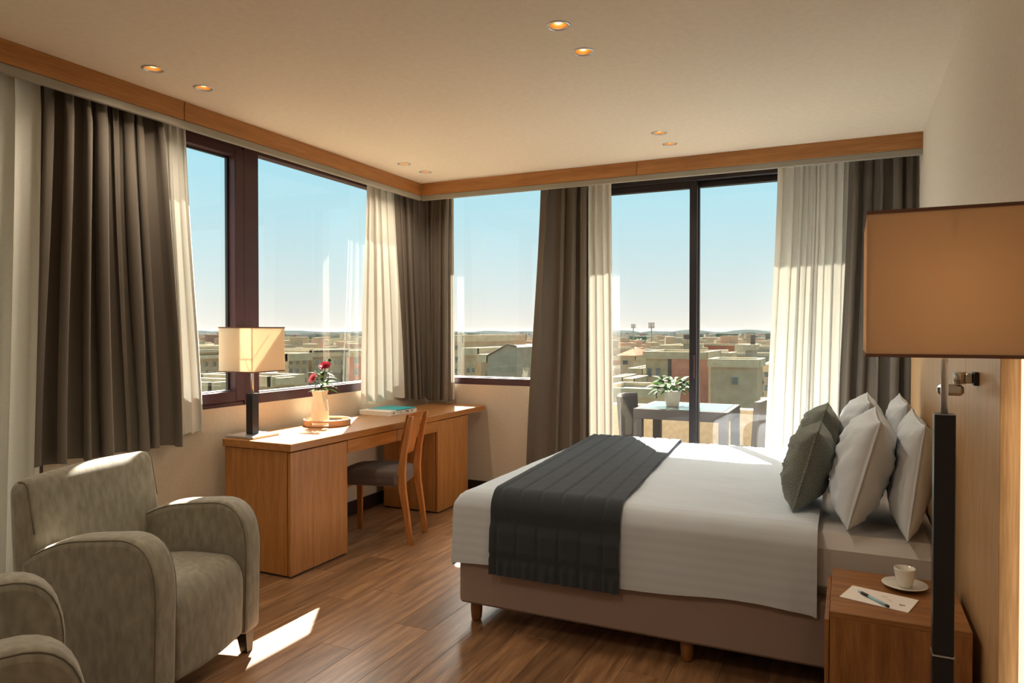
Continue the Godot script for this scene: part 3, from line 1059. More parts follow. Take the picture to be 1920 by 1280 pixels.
func bed() -> void:
	var zn := -2.92
	var zf := -4.84
	var xf := -1.655
	var xh := 0.335
	var t := thing("bed", Vector3((xf + xh) / 2, 0, (zn + zf) / 2), 0.0, "taupe upholstered box bed base on short round wooden legs", "bed")
	var o := -t.position
	part("upholstered_box", box(Vector3(xf, 0.095, zf) + o, Vector3(xh, 0.35, zn) + o, 0.012), M.bed_base, t)
	for x in [-1.595, -0.6, 0.27]:
		for z in [-2.985, -4.77]:
			part("leg", turned([Vector2(0, 0.0005), Vector2(0.021, 0.0005), Vector2(0.025, 0.012), Vector2(0.028, 0.05), Vector2(0.028, 0.1), Vector2(0, 0.1)], 16), M.night_y, t, Vector3(x, 0, z) + o)
	var noise := FastNoiseLite.new()
	noise.seed = 4
	noise.frequency = 1.6
	# mattress in its fitted sheet
	var st := pen()
	var rows := []
	bx(st, Vector3(-1.63, 0.352, -4.81), Vector3(0.325, 0.595, -2.95), 0.05)
	solo("mattress", done(st), M.sheet, Vector3.ZERO, "thick mattress in a smooth pale fitted sheet on the bed base", "mattress")
	# duvet, hanging over the foot and both sides
	st = pen()
	var nx := 90
	var nz := 130
	for i in nx + 1:
		var row := PackedVector3Array()
		var p := lerpf(-1.99, -0.1, float(i) / nx)
		for j in nz + 1:
			var q := lerpf(-5.15, -2.605, float(j) / nz)
			q += 0.012 * sin(p * 7.0 + 1.0) * (1.0 if q > -2.9 else 0.0)
			var v := drape(p, q, -1.672, -4.862, -2.898, 0.632, 0.085)
			var hang := clampf((0.58 - v.y) / 0.2, 0.0, 1.0)
			v.y += 0.006 * noise.get_noise_2d(p * 1.5, q * 1.5) * (1.0 - hang)
			if v.x <= -1.64: v.x -= 0.012 * noise.get_noise_2d(q * 4.0, 3.0) * hang
			if v.z >= -2.93: v.z += hang * (0.008 * noise.get_noise_2d(p * 4.0, 9.0) + 0.006)
			if v.z <= -4.83: v.z -= hang * 0.006
			if i == nx: v.y -= 0.006
			row.append(v)
		rows.append(row)
	sheet(st, rows)
	solo("duvet", done(st), M.linen, Vector3.ZERO, "white striped duvet spread over the bed and hanging down", "duvet")
	# quilted runner across the foot
	st = pen()
	rows = []
	nx = 110
	nz = 150
	var lines := [-0.27, -0.17, -0.07, 0.03, 0.13, 0.23]
	for i in nx + 1:
		var row := PackedVector3Array()
		var u := lerpf(-0.305, 0.305, float(i) / nx)
		for j in nz + 1:
			var s := float(j) / nz
			var q := lerpf(-5.12, -2.555, s)
			var shift := lerpf(-0.155, 0.0, clampf((q + 4.85) / 1.95, 0.0, 1.0))
			var p := -1.165 + u + shift
			var v := drape(p, q, -2.6, -4.872, -2.886, 0.641, 0.09)
			var hang := clampf((0.58 - v.y) / 0.2, 0.0, 1.0)
			var near := 1.0
			for l in lines: near = minf(near, absf(u - l))
			near = minf(near, absf(q + 2.64))
			var puff := 0.007 * (1.0 - exp(-pow(near / 0.007, 2.0)))
			puff += 0.002 * noise.get_noise_2d(p * 4.0, q * 4.0)
			if q > -2.64: puff += 0.003 * sin(u * 140.0)
			if hang > 0.5 and v.z > -4.0: v.z += puff + hang * 0.012
			elif hang > 0.5: v.z -= puff
			else: v.y += puff + 0.003
			row.append(v)
		rows.append(row)
	sheet(st, rows)
	var run := solo("bed_runner", done(st), M.runner, Vector3.ZERO, "dark grey quilted runner laid across the foot of the bed", "bed runner")
	# pillows: [bottom edge x, top edge x, z middle, half length, height, thickness]
	var pl := [
		["pillow", 0.0, 0.115, -3.27, 0.3, 0.205, "white pillow in front row on the bedside table side of the bed"],
		["pillow", 0.2, 0.255, -3.25, 0.31, 0.14, "white pillow in back row on the bedside table side of the bed"],
		["pillow", -0.01, 0.1, -4.08, 0.3, 0.205, "white pillow in front row on the balcony side of the bed"],
		["pillow", 0.2, 0.255, -4.1, 0.3, 0.14, "white pillow in back row on the balcony side of the bed"]]
	for k in pl.size():
		var a = pl[k]
		var st2 := pen()
		pillow_mesh(st2, a[3 + 1], 0.215, a[5] * 0.5, 0.035, 40 + k)
		place_pillow(solo(a[0], done(st2), M.pillow, Vector3.ZERO, a[6], "pillow", "white pillows"), a[1], a[2], a[3], 0.632 if k % 2 == 0 else 0.62, 0.215)
	for k in 2:
		var st2 := pen()
		pillow_mesh(st2, 0.2, [0.172, 0.19][k], 0.09, 0.03, 60 + k)
		var z: float = [-3.3, -3.86][k]
		place_pillow(solo("cushion", done(st2), M.cushion, Vector3.ZERO, ["grey tweed cushion leaning on the pillow beside the bedside table", "grey tweed cushion in the sun on the balcony side of the bed"][k], "cushion", "grey cushions"), [-0.2, -0.205][k], [-0.105, -0.09][k], z, 0.65, [0.172, 0.19][k])


func pillow_mesh(st: SurfaceTool, hl: float, hh: float, th: float, pull: float, sd: int) -> void:
	# local: length along z, height along y, thickness along x
	var nz := FastNoiseLite.new()
	nz.seed = sd
	nz.frequency = 2.2
	var n := 30
	var rim := []
	for side in [-1.0, 1.0]:
		var rows := []
		for i in n + 1:
			var row := PackedVector3Array()
			for j in n + 1:
				var u := float(i) / n * 2.0 - 1.0
				var v := float(j) / n * 2.0 - 1.0
				u = sin(u * PI / 2)
				v = sin(v * PI / 2)
				var z := u * (hl - pull * (1.0 - v * v) * 0.0 - 0.02 * (1.0 - pow(absf(v), 3.0)) * absf(u))
				var y := v * (hh - 0.016 * (1.0 - pow(absf(u), 3.0)) * absf(v))
				var f := pow(maxf(0.0, 1.0 - pow(absf(u), 3.0)), 0.5) * pow(maxf(0.0, 1.0 - pow(absf(v), 3.2)), 0.5)
				var x: float = side * th * f * (1.0 + 0.22 * nz.get_noise_2d(u * 1.2 + side * 7.0, v * 1.2)) + 0.012 * nz.get_noise_2d(z * 2.0, y * 2.0) * f
				row.append(Vector3(x, y, z))
			rows.append(row)
		sheet(st, rows)
		if side > 0: rim = rows
	var line := []
	for i in n: line.append(rim[i][0])
	for j in n: line.append(rim[n][j])
	for i in range(n, 0, -1): line.append(rim[i][n])
	for j in range(n, 0, -1): line.append(rim[0][j])
	tube(st, line, 0.0035, 5, true)


func place_pillow(o: Node3D, xb: float, xt: float, z: float, y0: float, hh: float) -> void:
	var lean := atan2(xt - xb, hh * 2.0)
	o.rotation.z = -lean
	o.position = Vector3((xb + xt) / 2.0, y0 + hh * cos(lean) - 0.012, z)


func bedside() -> void:
	# headboard panels along the wall
	var t := thing("headboard", Vector3(0.38, 0, -3.57), 0.0, "wide oak veneer headboard panel on the wall behind the bed", "headboard")
	var o := -t.position
	part("panel", box(Vector3(0.35, 0.001, -4.985) + o, Vector3(WALL_R - 0.001, 1.32, -2.75) + o, 0.0015), M.oak_pale_y, t)
	part("panel", box(Vector3(0.35, 0.001, -2.747) + o, Vector3(WALL_R - 0.001, 1.32, -2.16) + o, 0.0015), M.oak_pale_y, t)
	# a lit strip stands behind the panel's edge
	var led := thing("light_strip", Vector3(WALL_R - 0.012, 0.05, -2.145), 0.0, "glowing vertical light strip beside the headboard's edge", "light strip")
	var glow := mat(rgb(255, 244, 226), 0.6)
	glow.emission_enabled = true
	glow.emission = rgb(255, 232, 196)
	glow.emission_energy_multiplier = 1.1
	part("diffuser", box(Vector3(-0.006, 0, -0.006), Vector3(0.006, 1.27, 0.012), 0.002), glow, led)
	var al := AreaLight3D.new()
	al.name = "strip_light"
	al.area_size = Vector2(0.012, 1.25)
	al.position = Vector3(-0.008, 0.63, 0.004)
	al.rotation_degrees.y = 90
	al.light_color = LAMP_COLOR
	al.light_energy = 0.012
	al.area_range = 12.0
	al.shadow_enabled = true
	led.add_child(al)
	# reading lamp: two hinged chrome blocks on a wall plate
	var s := thing("reading_sconce", Vector3(0.35, 1.215, -2.5), 0.0, "small chrome swivel reading lamp on the headboard", "lamp")
	part("wall_plate", box(Vector3(-0.014, -0.004, -0.022), Vector3(0.003, 0.036, 0.022), 0.003), M.black, s)
	part("joint", box(Vector3(-0.034, 0.002, -0.018), Vector3(-0.014, 0.032, 0.018), 0.004), M.chrome, s)
	var st := pen()
	lathe(st, [Vector2(0, 0.0), Vector2(0.015, 0.0), Vector2(0.017, 0.003), Vector2(0.017, 0.033), Vector2(0.015, 0.036), Vector2(0, 0.036)], 20, Vector3(-0.046, -0.001, 0.0))
	part("hinge", done(st), M.chrome, s)
	st = pen()
	bx(st, Vector3(-0.105, -0.036, -0.019), Vector3(-0.036, -0.002, 0.019), 0.009)
	part("lamp_head", done(st), M.chrome, s)
	# bedside table
	t = thing("bedside_table", Vector3(0.14, 0, -2.59), 0.0, "oak block bedside table between the bed and floor lamp", "bedside table")
	part("body", box(Vector3(-0.185, 0.001, -0.22), Vector3(0.185, 0.4995, 0.22), 0.0015), M.night_y, t)
	part("top", box(Vector3(-0.185, 0.4995, -0.22), Vector3(0.185, 0.5185, 0.22), 0.0015), M.night_x, t)
	part("drawer", box(Vector3(-0.2, 0.26, -0.214), Vector3(-0.187, 0.49, 0.214), 0.002), M.night_y, t)
	part("drawer", box(Vector3(-0.2, 0.02, -0.214), Vector3(-0.187, 0.255, 0.214), 0.002), M.night_y, t)
	# cup on its saucer
	var y := 0.519
	solo("saucer", turned([Vector2(0, 0.003), Vector2(0.024, 0.003), Vector2(0.028, 0.0), Vector2(0.034, 0.0), Vector2(0.062, 0.012), Vector2(0.069, 0.015), Vector2(0.068, 0.017), Vector2(0.04, 0.008), Vector2(0.024, 0.006), Vector2(0, 0.006)], 40), M.ceramic, Vector3(0.175, y, -2.685), "white china saucer under the espresso cup", "saucer")
	t = thing("espresso_cup", Vector3(0.175, y + 0.0064, -2.685), 0.6, "small white espresso cup on the bedside table", "cup")
	part("bowl", turned([Vector2(0, 0.0), Vector2(0.019, 0.0), Vector2(0.0225, 0.004), Vector2(0.028, 0.03), Vector2(0.0325, 0.058), Vector2(0.0325, 0.062), Vector2(0.0305, 0.062), Vector2(0.0265, 0.03), Vector2(0.02, 0.008), Vector2(0, 0.006)], 36), M.ceramic, t)
	st = pen()
	var hd := []
	for k in 9:
		var a := lerpf(-PI / 2, PI / 2, k / 8.0)
		hd.append(Vector3(0, 0.036 + 0.014 * sin(a), -0.027 - 0.016 * cos(a)))
	tube(st, hd, 0.0035, 8)
	part("handle", done(st), M.ceramic, t)
	# notepaper and pen
	t = thing("notepaper", Vector3(0.094, y, -2.541), -0.29, "white notepaper card on the bedside table", "paper")
	part("card", box(Vector3(-0.099, 0.0, -0.067), Vector3(0.099, 0.003, 0.067), 0.0005), M.paper, t)
	st = pen()
	bx(st, Vector3(0.062, 0.003, 0.012), Vector3(0.079, 0.0033, 0.018))
	bx(st, Vector3(0.064, 0.003, 0.024), Vector3(0.074, 0.0032, 0.0255))
	for l in [[0.0, -0.03, 0.02], [0.005, -0.02, 0.012], [0.02, -0.006, 0.014], [0.03, 0.004, 0.012]]:
		bx(st, Vector3(l[0], 0.003, l[1]), Vector3(l[0] + l[2], 0.0032, l[1] + 0.0012))
	part("print", done(st), M.ink, t)
	t = thing("pen", Vector3(0.077, y + 0.0078, -2.515), atan2(0.077, 0.099), "pale blue ballpoint pen with dark grip on the notepaper", "pen")
	for s2 in [["barrel", -0.02, 0.055, 0.0045, M.pen_blue], ["grip", -0.052, -0.02, 0.005, M.ink], ["tip", -0.066, -0.052, 0.0035, M.pen_blue], ["cap", 0.055, 0.066, 0.0042, M.ink]]:
		st = pen()
		tube(st, [Vector3(0, 0, s2[1]), Vector3(0, 0, s2[2])], s2[3], 12)
		part(s2[0], done(st), s2[4], t)


func floor_lamp() -> void:
	var t := thing("floor_lamp", Vector3(0.1952, 0, -1.846), 0.0, "floor lamp with square tan shade and black post by the bedside table", "lamp")
	part("base", box(Vector3(-0.14, 0.0005, -0.14), Vector3(0.14, 0.016, 0.14), 0.002), M.steel, t)
	part("post", box(Vector3(-0.0205, 0.016, -0.0205), Vector3(0.0205, 0.649, 0.0205), 0.0015), M.black, t)
	part("joint", box(Vector3(-0.0215, 0.649, -0.0215), Vector3(0.0215, 0.6525, 0.0215)), M.steel, t)
	part("post", box(Vector3(-0.0205, 0.6525, -0.0205), Vector3(0.0205, 1.188, 0.0205), 0.0015), M.black, t)
	part("rod", turned([Vector2(0, 1.188), Vector2(0.0075, 1.188), Vector2(0.0075, 1.43), Vector2(0, 1.43)], 14), M.steel, t)
	shade(t, 0.16, 1.318, 1.624, 0.16, M.shade_tan)
	lamp_light(t, Vector3(0, 1.44, 0), FLOOR_LAMP)


# ---------------------------------------------------------------- balcony
func balcony() -> void:
	var z0 := WALL_B - THICK
	setting("balcony_floor", box(Vector3(-3.59, -0.2, -7.35), Vector3(2.6, -0.03, z0)), M.patio)
	setting("balcony_wall", box(Vector3(-3.59, -0.2, -7.5), Vector3(2.6, 0.6, -7.35), 0.01), M.render_beige)
	setting("balcony_roof", box(Vector3(-3.59, 2.69, -6.11), Vector3(2.6, 2.85, z0)), M.render_beige)
	# table with a glass top
	var t := thing("balcony_table", Vector3(-1.2, -0.03, -5.98), 0.0, "square dark balcony table with a pale glass top", "table")
	part("glass_top", box(Vector3(-0.33, 0.772, -0.31), Vector3(0.33, 0.782, 0.31), 0.002), M.table_top, t)
	var st := pen()
	for s in [-1.0, 1.0]:
		bx(st, Vector3(-0.37, 0.70, minf(s * 0.31, s * 0.35)), Vector3(0.37, 0.78, maxf(s * 0.31, s * 0.35)), 0.003)
		bx(st, Vector3(minf(s * 0.33, s * 0.37), 0.70, -0.31), Vector3(maxf(s * 0.33, s * 0.37), 0.78, 0.31), 0.003)
	part("apron", done(st), M.rattan, t)
	for sx in [-0.335, 0.335]:
		for sz in [-0.315, 0.315]:
			part("leg", box(Vector3(sx - 0.034, 0.001, sz - 0.034), Vector3(sx + 0.034, 0.70, sz + 0.034), 0.003), M.rattan, t)
	balcony_chair(Vector3(-1.47, -0.03, -5.98), PI / 2, "dark woven balcony chair with ribbed back beside the narrow sheer")
	balcony_chair(Vector3(-0.88, -0.03, -6.0), -PI / 2, "dark woven balcony chair partly behind the wide sheer curtain")
	# potted plant
	t = thing("potted_plant", Vector3(-1.32, 0.752, -5.93), 0.0, "bushy green plant in a white pot on the balcony table", "plant")
	part("pot", turned([Vector2(0, 0), Vector2(0.048, 0), Vector2(0.052, 0.004), Vector2(0.07, 0.125), Vector2(0.066, 0.13), Vector2(0.062, 0.12), Vector2(0.0, 0.115)], 28), M.pot, t)
	var lf := leaf_mesh(0.1, 0.04, 0.5)
	var g := RandomNumberGenerator.new()
	g.seed = 12
	for k in 110:
		var a := TAU * k * 0.382
		var r := 0.13 * sqrt(g.randf())
		var o := part("leaf", lf, M.leaf if k % 3 else M.leaf_dark, t, Vector3(r * cos(a), 0.13 + 0.1 * g.randf() * (1.2 - r * 5.0), r * sin(a)))
		o.basis = aim(Vector3(cos(a), g.randf_range(-0.2, 1.1), sin(a)), g.randf_range(-0.6, 0.6)).scaled(Vector3.ONE * g.randf_range(0.6, 1.0))


func balcony_chair(at: Vector3, turn: float, label: String) -> void:
	var t := thing("balcony_chair", at, turn, label, "chair", "woven balcony chairs")
	part("seat", box(Vector3(-0.22, 0.38, -0.23), Vector3(0.22, 0.45, 0.2), 0.02), M.rattan, t)
	# upright, slightly hollow back of vertical ribs
	var st := pen()
	var faces := []
	for f in 2:
		var rows := []
		for j in 7:
			var v := j / 6.0
			var row := PackedVector3Array()
			for i in 45:
				var u := i / 44.0 * 2.0 - 1.0
				var half := lerpf(0.2, 0.235, v)
				var z := -0.25 - 0.05 * v + 0.045 * u * u + (0.025 if f == 0 else -0.015)
				row.append(Vector3(u * half, lerpf(0.1, 0.87, v) - 0.012 * u * u * v, z + (0.005 if i % 2 == 0 else -0.005) * (1.0 if f == 0 else -1.0)))
			rows.append(row)
		faces.append(rows)
		sheet(st, rows)
	for i in 44:
		for j in [0, 6]: quad(st, faces[0][j][i], faces[0][j][i + 1], faces[1][j][i + 1], faces[1][j][i])
	for j in 6:
		for i in [0, 44]: quad(st, faces[0][j][i], faces[0][j + 1][i], faces[1][j + 1][i], faces[1][j][i])
	part("back", done(st), M.rattan, t)
	for sx in [-0.19, 0.19]:
		for sz in [-0.2, 0.17]:
			part("leg", box(Vector3(sx - 0.02, 0.001, sz - 0.02), Vector3(sx + 0.02, 0.39, sz + 0.02), 0.003), M.rattan, t)


# ---------------------------------------------------------------- the city outside
# where the sight line of a pixel meets the plane of a building's face: z = -far, or x = -0.67 far for those seen over the desk
func face_point(u: float, v: float, far: float) -> Vector3:
	var d := eye_basis * Vector3((u - 960.0) / FOCAL, -(v - 640.0) / FOCAL, -1.0)
	return EYE + d * ((-0.67 * far) / d.x if u < 760.0 else -far / d.z)


# a block whose face looks at the room: pixel columns u0..u1 and roof row v on a face plane
func block(called: String, u0: float, u1: float, v: float, far: float, back: float, m: Material, label: String) -> Node3D:
	var a := face_point(u0, 622, far)
	var b := face_point(u1, 622, far)
	var top := face_point((u0 + u1) / 2, v, far).y
	var t := thing(called, Vector3((a.x + b.x) / 2, top, (a.z + b.z) / 2), PI / 2 if u0 < 760.0 else 0.0, label, "building")
	var w := a.distance_to(b) / 2 - 0.17
	var st := pen()
	bx(st, Vector3(-w, GROUND - top, -back), Vector3(w, -0.25, 0))
	part("wall", done(st), m, t)
	st = pen()
	for s in [[Vector3(-w - 0.15, -0.45, -0.1), Vector3(w + 0.15, 0, 0.18)], [Vector3(-w - 0.15, -0.45, -back - 0.15), Vector3(w + 0.15, 0, -back + 0.1)], [Vector3(-w - 0.15, -0.45, -back), Vector3(-w + 0.1, 0, 0.1)], [Vector3(w - 0.1, -0.45, -back), Vector3(w + 0.15, 0, 0.1)]]:
		bx(st, s[0], s[1])
	part("parapet", done(st), M.ext_trim, t)
	t.set_meta("w", w)
	return t


# a rectangle given in pixels, set on the face of a block
func on_face(t: Node3D, called: String, u0: float, v0: float, u1: float, v1: float, far: float, out: float, m: Material) -> MeshInstance3D:
	var a := t.transform.affine_inverse() * face_point(u0, v0, far)
	var b := t.transform.affine_inverse() * face_point(u1, v1, far)
	return part(called, box(Vector3(minf(a.x, b.x), maxf(minf(a.y, b.y), GROUND - t.position.y), 0.001), Vector3(maxf(a.x, b.x), maxf(a.y, b.y), out)), m, t)


func face_window(t: Node3D, u0: float, v0: float, u1: float, v1: float, depth: float) -> void:
	var f := on_face(t, "window", u0 - 1, v0 - 1, u1 + 1, v1 + 1, depth, 0.05, M.ext_trim)
	var p := on_face(t, "pane", u0, v0, u1, v1, depth, 0.07, M.ext_glass)
	t.remove_child(p)
	p.name = "pane"
	f.add_child(p, true)


func city() -> void:
	var tx := noise_tex(0.05, rgb(224, 218, 208), Color.WHITE, 71, 4, 256)
	var paint := func(c: Color) -> StandardMaterial3D: return tri_map(mat(c, 0.95, 0.0, 0.1), tx, Vector3(0.11, 0.11, 0.11))
	M.ext_trim = paint.call(rgb(166, 156, 136))
	M.ext_glass = mat(rgb(58, 74, 80), 0.25)
	var beige: Material = paint.call(rgb(148, 137, 119))
	var sand: Material = paint.call(rgb(158, 146, 125))
	var pink: Material = paint.call(rgb(176, 124, 106))
	var grey: Material = paint.call(rgb(134, 131, 122))
	var brick: Material = paint.call(rgb(138, 88, 72))
	var dark: Material = paint.call(rgb(88, 82, 80))
	var cream: Material = paint.call(rgb(164, 155, 137))
	var land: Material = tri_map(mat(Color.WHITE, 1.0, 0.0, 0.1), noise_tex(0.03, rgb(78, 78, 64), rgb(118, 110, 92), 72, 4, 512), Vector3(0.004, 0.004, 0.004))
	setting("ground", box(Vector3(-9000, GROUND - 2, -9000), Vector3(9000, GROUND, 400)), land)
	# low wooded hills on the horizon
	var st := pen()
	var nz := FastNoiseLite.new()
	nz.frequency = 0.6
	nz.seed = 3
	var lo := PackedVector3Array()
	var hi := PackedVector3Array()
	var bk := PackedVector3Array()
	for i in 141:
		var a := deg_to_rad(-40.0 + 110.0 * i / 140.0)
		var d := Vector3(-sin(a), 0, -cos(a))
		var h := GROUND + 36.0 + 22.0 * nz.get_noise_1d(i * 0.3) + 9.0 * nz.get_noise_1d(i * 2.0)
		lo.append(d * 7190.0 + Vector3(0, GROUND - 1, 0))
		hi.append(d * 7200.0 + Vector3(0, h, 0))
		bk.append(d * 8200.0 + Vector3(0, GROUND - 1, 0))
	sheet(st, [lo, hi, bk])
	setting("hills", done(st), mat(rgb(80, 94, 74), 1.0, 0.0, 0.1))
	# ---- seen through the sliding door
	var t := block("apartment_block", 1206, 1327, 659, 44.0, 5.0, sand, "cream and pink rendered apartment block facing the balcony")
	on_face(t, "pink_bay", 1260, 669, 1327, 1100, 44.0, 0.12, pink)
	on_face(t, "painted_recess", 1252.5, 673, 1259, 1100, 44.0, 0.03, dark)  # raised dark strip, its colour stands for the shade inside a recess
	on_face(t, "string_course", 1206, 667, 1327, 669.5, 44.0, 0.2, M.ext_trim)
	face_window(t, 1283, 705, 1291, 726, 44.0)
	for k in 5: face_window(t, 1214 + (k % 2) * 16, 690 + (k / 2) * 34, 1222 + (k % 2) * 16, 706 + (k / 2) * 34, 44.0)
	t = block("apartment_block", 1327, 1426, 673, 41.0, 2.8, beige, "plain beige rendered apartment block with one small teal window")
	on_face(t, "string_course", 1327, 679, 1426, 682, 41.0, 0.15, M.ext_trim)
	on_face(t, "string_course", 1327, 686, 1426, 687.5, 41.0, 0.08, M.ext_trim)
	face_window(t, 1373, 707, 1384, 721, 41.0)
	t = block("apartment_block", 1332, 1372, 661, 60.0, 3.0, cream, "narrow pale flat-roofed block behind the plain beige one")
	t = block("apartment_block", 1427, 1475, 683, 44.6, 10.0, grey, "lower grey apartment block beside the plain beige one")
	for k in 6: face_window(t, 1432 + (k % 2) * 18, 695 + (k / 2) * 26, 1440 + (k % 2) * 18, 707 + (k / 2) * 26, 44.6)
	t = block("chimney_hut", 1394, 1416, 646, 60.0, 3.0, grey, "dark grey roof hut with a tall chimney stack")
	var ctop := t.transform.affine_inverse() * face_point(1409, 628, 60.0)
	part("chimney", box(Vector3(ctop.x - 0.16, -0.3, -1.2), Vector3(ctop.x + 0.16, ctop.y, -0.8)), dark, t)
	t = block("stair_tower", 1278, 1290, 636, 70.0, 4.0, grey, "slim grey stair tower with a dark tank on top")
	part("tank", box(Vector3(-0.25, 0, -1.2), Vector3(0.25, 0.5, -0.6), 0.05), dark, t)
	t = block("apartment_block", 1236, 1278, 647, 78.0, 12.0, cream, "small cream block with one dark window below the stair tower")
	face_window(t, 1255, 652, 1259, 656, 78.0)
	# house with a red hipped roof
	t = block("house", 1160, 1192, 666, 62.0, 6.0, cream, "small house with a red hipped tile roof")
	var w: float = t.get_meta("w")
	st = pen()
	var e := [Vector3(-w - 0.3, 0, 0.4), Vector3(w + 0.3, 0, 0.4), Vector3(w + 0.3, 0, -6.4), Vector3(-w - 0.3, 0, -6.4)]
	var rd := [Vector3(-w * 0.1, 0.55, -2.0), Vector3(w * 0.1, 0.55, -4.0)]
	tri(st, e[0], e[1], rd[0])
	quad(st, e[1], e[2], rd[1], rd[0])
	tri(st, e[2], e[3], rd[1])
	quad(st, e[3], e[0], rd[0], rd[1])
	part("roof", done(st), brick, t)
	face_window(t, 1168, 675, 1177, 683, 62.0)
	t = block("apartment_block", 1178, 1205, 690, 50.0, 8.0, beige, "bare beige side wall of a low block below the hipped roof")
	t = block("roof_shed", 1145, 1168, 706, 40.0, 3.0, grey, "grey metal roof shed with a pale lid")
	t = block("roof_shed", 1169, 1190, 709, 39.0, 3.0, dark, "darker roof shed standing next to the pale lidded one")
	t = block("apartment_block", 1120, 1232, 727, 34.0, 4.0, M.render_beige, "low beige roof terrace wall just beyond the balcony")
	# ---- seen through the narrow corner window
	t = block("apartment_block", 836, 868, 628, 40.0, 10.0, sand, "tall sandy block with ledges next to the corner")
	for v in [636.5, 681, 689]: on_face(t, "ledge", 849, v, 866, v + 1.6, 40.0, 0.2, cream)
	for k in 3: face_window(t, 854, 647 + k * 22, 860, 656 + k * 22, 40.0)
	t = block("apartment_block", 868, 897, 652, 38.0, 9.0, sand, "middle sandy block stepping down from the tall one")
	for k in 2: face_window(t, 876 + k * 10, 690, 881 + k * 10, 698, 38.0)
	t = block("apartment_block", 897, 914, 664, 36.0, 9.0, beige, "narrow beige block between the stepped one and the gable")
	# gable wall with a sloping roof edge
	var d := 35.0
	var fr := [face_point(914, 668, d), face_point(952, 647, d), face_point(969, 651, d), face_point(969, 1500, d), face_point(914, 1500, d)]
	var g := thing("gable_building", Vector3(fr[1].x, fr[1].y, fr[1].z), 0.0, "grey plastered gable building with sloping dark roof edge", "building")
	var inv := g.transform.affine_inverse()
	st = pen()
	var L := []
	for p in fr: L.append(inv * p)
	for k in 5:
		var a: Vector3 = L[k]
		var b: Vector3 = L[(k + 1) % 5]
		quad(st, a, b, b + Vector3(0, 0, -9), a + Vector3(0, 0, -9))
	tri(st, L[0], L[1], L[2])
	tri(st, L[0], L[2], L[3])
	tri(st, L[0], L[3], L[4])
	part("wall", done(st), grey, g)
	st = pen()
	tube(st, [L[0] + Vector3(0, 0.04, 0.05), L[1] + Vector3(0, 0.04, 0.05), L[2] + Vector3(0, 0.04, 0.05)], 0.06, 6)
	part("roof_edge", done(st), dark, g)
	part("roof", box(Vector3(L[0].x + 0.5, L[0].y + 0.15, -7.5), Vector3(L[1].x - 0.15, L[1].y + 0.2, -5.5), 0.05), brick, g)
	t = block("apartment_block", 972, 1015, 676, 48.0, 9.0, brick, "brick coloured block with balconies beyond the gable")
	for k in 8: face_window(t, 976 + (k % 3) * 9, 683 + (k / 3) * 10, 980 + (k % 3) * 9, 688 + (k / 3) * 10, 48.0)
	# ---- seen through the window over the desk
	t = block("apartment_block", 582, 652, 655, 46.0, 12.0, beige, "wide beige block with a toothed parapet and shaded balconies")
	for k in 13: on_face(t, "parapet_post", 585 + k * 5, 656.5, 587 + k * 5, 660, 46.0, 0.3, dark)
	for r in 3:
		for k in 5: face_window(t, 590 + k * 12, 674 + r * 18, 597 + k * 12, 684 + r * 18, 46.0)
	on_face(t, "pillar", 640, 662, 643, 900, 46.0, 0.4, cream)
	t = block("apartment_block", 652, 687, 656, 47.0, 12.0, pink, "pink rendered block with small shuttered windows by the toothed parapet")
	for k in 8: on_face(t, "parapet_post", 654 + k * 4, 657, 655.6 + k * 4, 660.5, 47.0, 0.3, cream)
	for r in 3: face_window(t, 664, 670 + r * 22, 671, 681 + r * 22, 47.0)
	t = block("apartment_block", 687, 720, 660, 50.0, 12.0, cream, "cream block with grey windows next to the pink block")
	for k in 8: face_window(t, 690 + (k % 2) * 12, 668 + (k / 2) * 16, 697 + (k % 2) * 12, 678 + (k / 2) * 16, 50.0)
	t = block("apartment_block", 536, 582, 662, 45.5, 10.0, sand, "sandy block with plain walls beside the toothed parapet")
	for k in 9: face_window(t, 541 + (k % 3) * 13, 674 + (k / 3) * 17, 547 + (k % 3) * 13, 683 + (k / 3) * 17, 45.5)
	t = block("roof_pavilion", 503, 566, 703, 33.0, 4.0, grey, "grey roof pavilion with slanted awning and solar panels")
	on_face(t, "awning", 508, 708, 538, 718, 33.0, 0.5, M.ext_trim)
	on_face(t, "side_wall", 548, 708, 566, 1000, 33.0, 0.05, sand)
	st = pen()
	quad(st, Vector3(0.1, 0.05, -1.2), Vector3(0.8, 0.05, -1.2), Vector3(0.8, 0.4, -1.7), Vector3(0.1, 0.4, -1.7))
	part("solar_panel", done(st), M.ext_glass, t)
	t = block("apartment_block", 330, 450, 648, 45.0, 12.0, beige, "long grey-beige block with pale ledges seen past the casement")
	for v in [656, 667]: on_face(t, "ledge", 330, v, 450, v + 2, 45.0, 0.4, cream)
	for r in 3:
		for k in 6: face_window(t, 384 + k * 15, 678 + r * 17, 389 + k * 15, 687 + r * 17, 45.0)
	t = block("roof_terrace", 392, 470, 714, 33.0, 4.0, grey, "low grey roof terrace in front of the long block")
	# ---- stadium floodlight masts
	for m in [[1187.5, 607, 300.0], [1221.5, 604, 280.0]]:
		var foot := at_pixel(m[0], 622, m[2])
		var tip := at_pixel(m[0], m[1], m[2])
		var f := thing("floodlight_mast", Vector3(foot.x, GROUND, foot.z), eye_basis.get_euler().y, "stadium floodlight mast with the narrower lamp head on the skyline" if m[0] < 1200 else "stadium floodlight mast with the broader lamp head on the skyline", "floodlight", "stadium floodlight masts")
		var hh := tip.y - GROUND
		part("mast", turned([Vector2(0.35, 0), Vector2(0.2, hh - 1.0)], 8), grey, f)
		st = pen()
		var s := 0.9 if m[0] < 1200 else 1.15
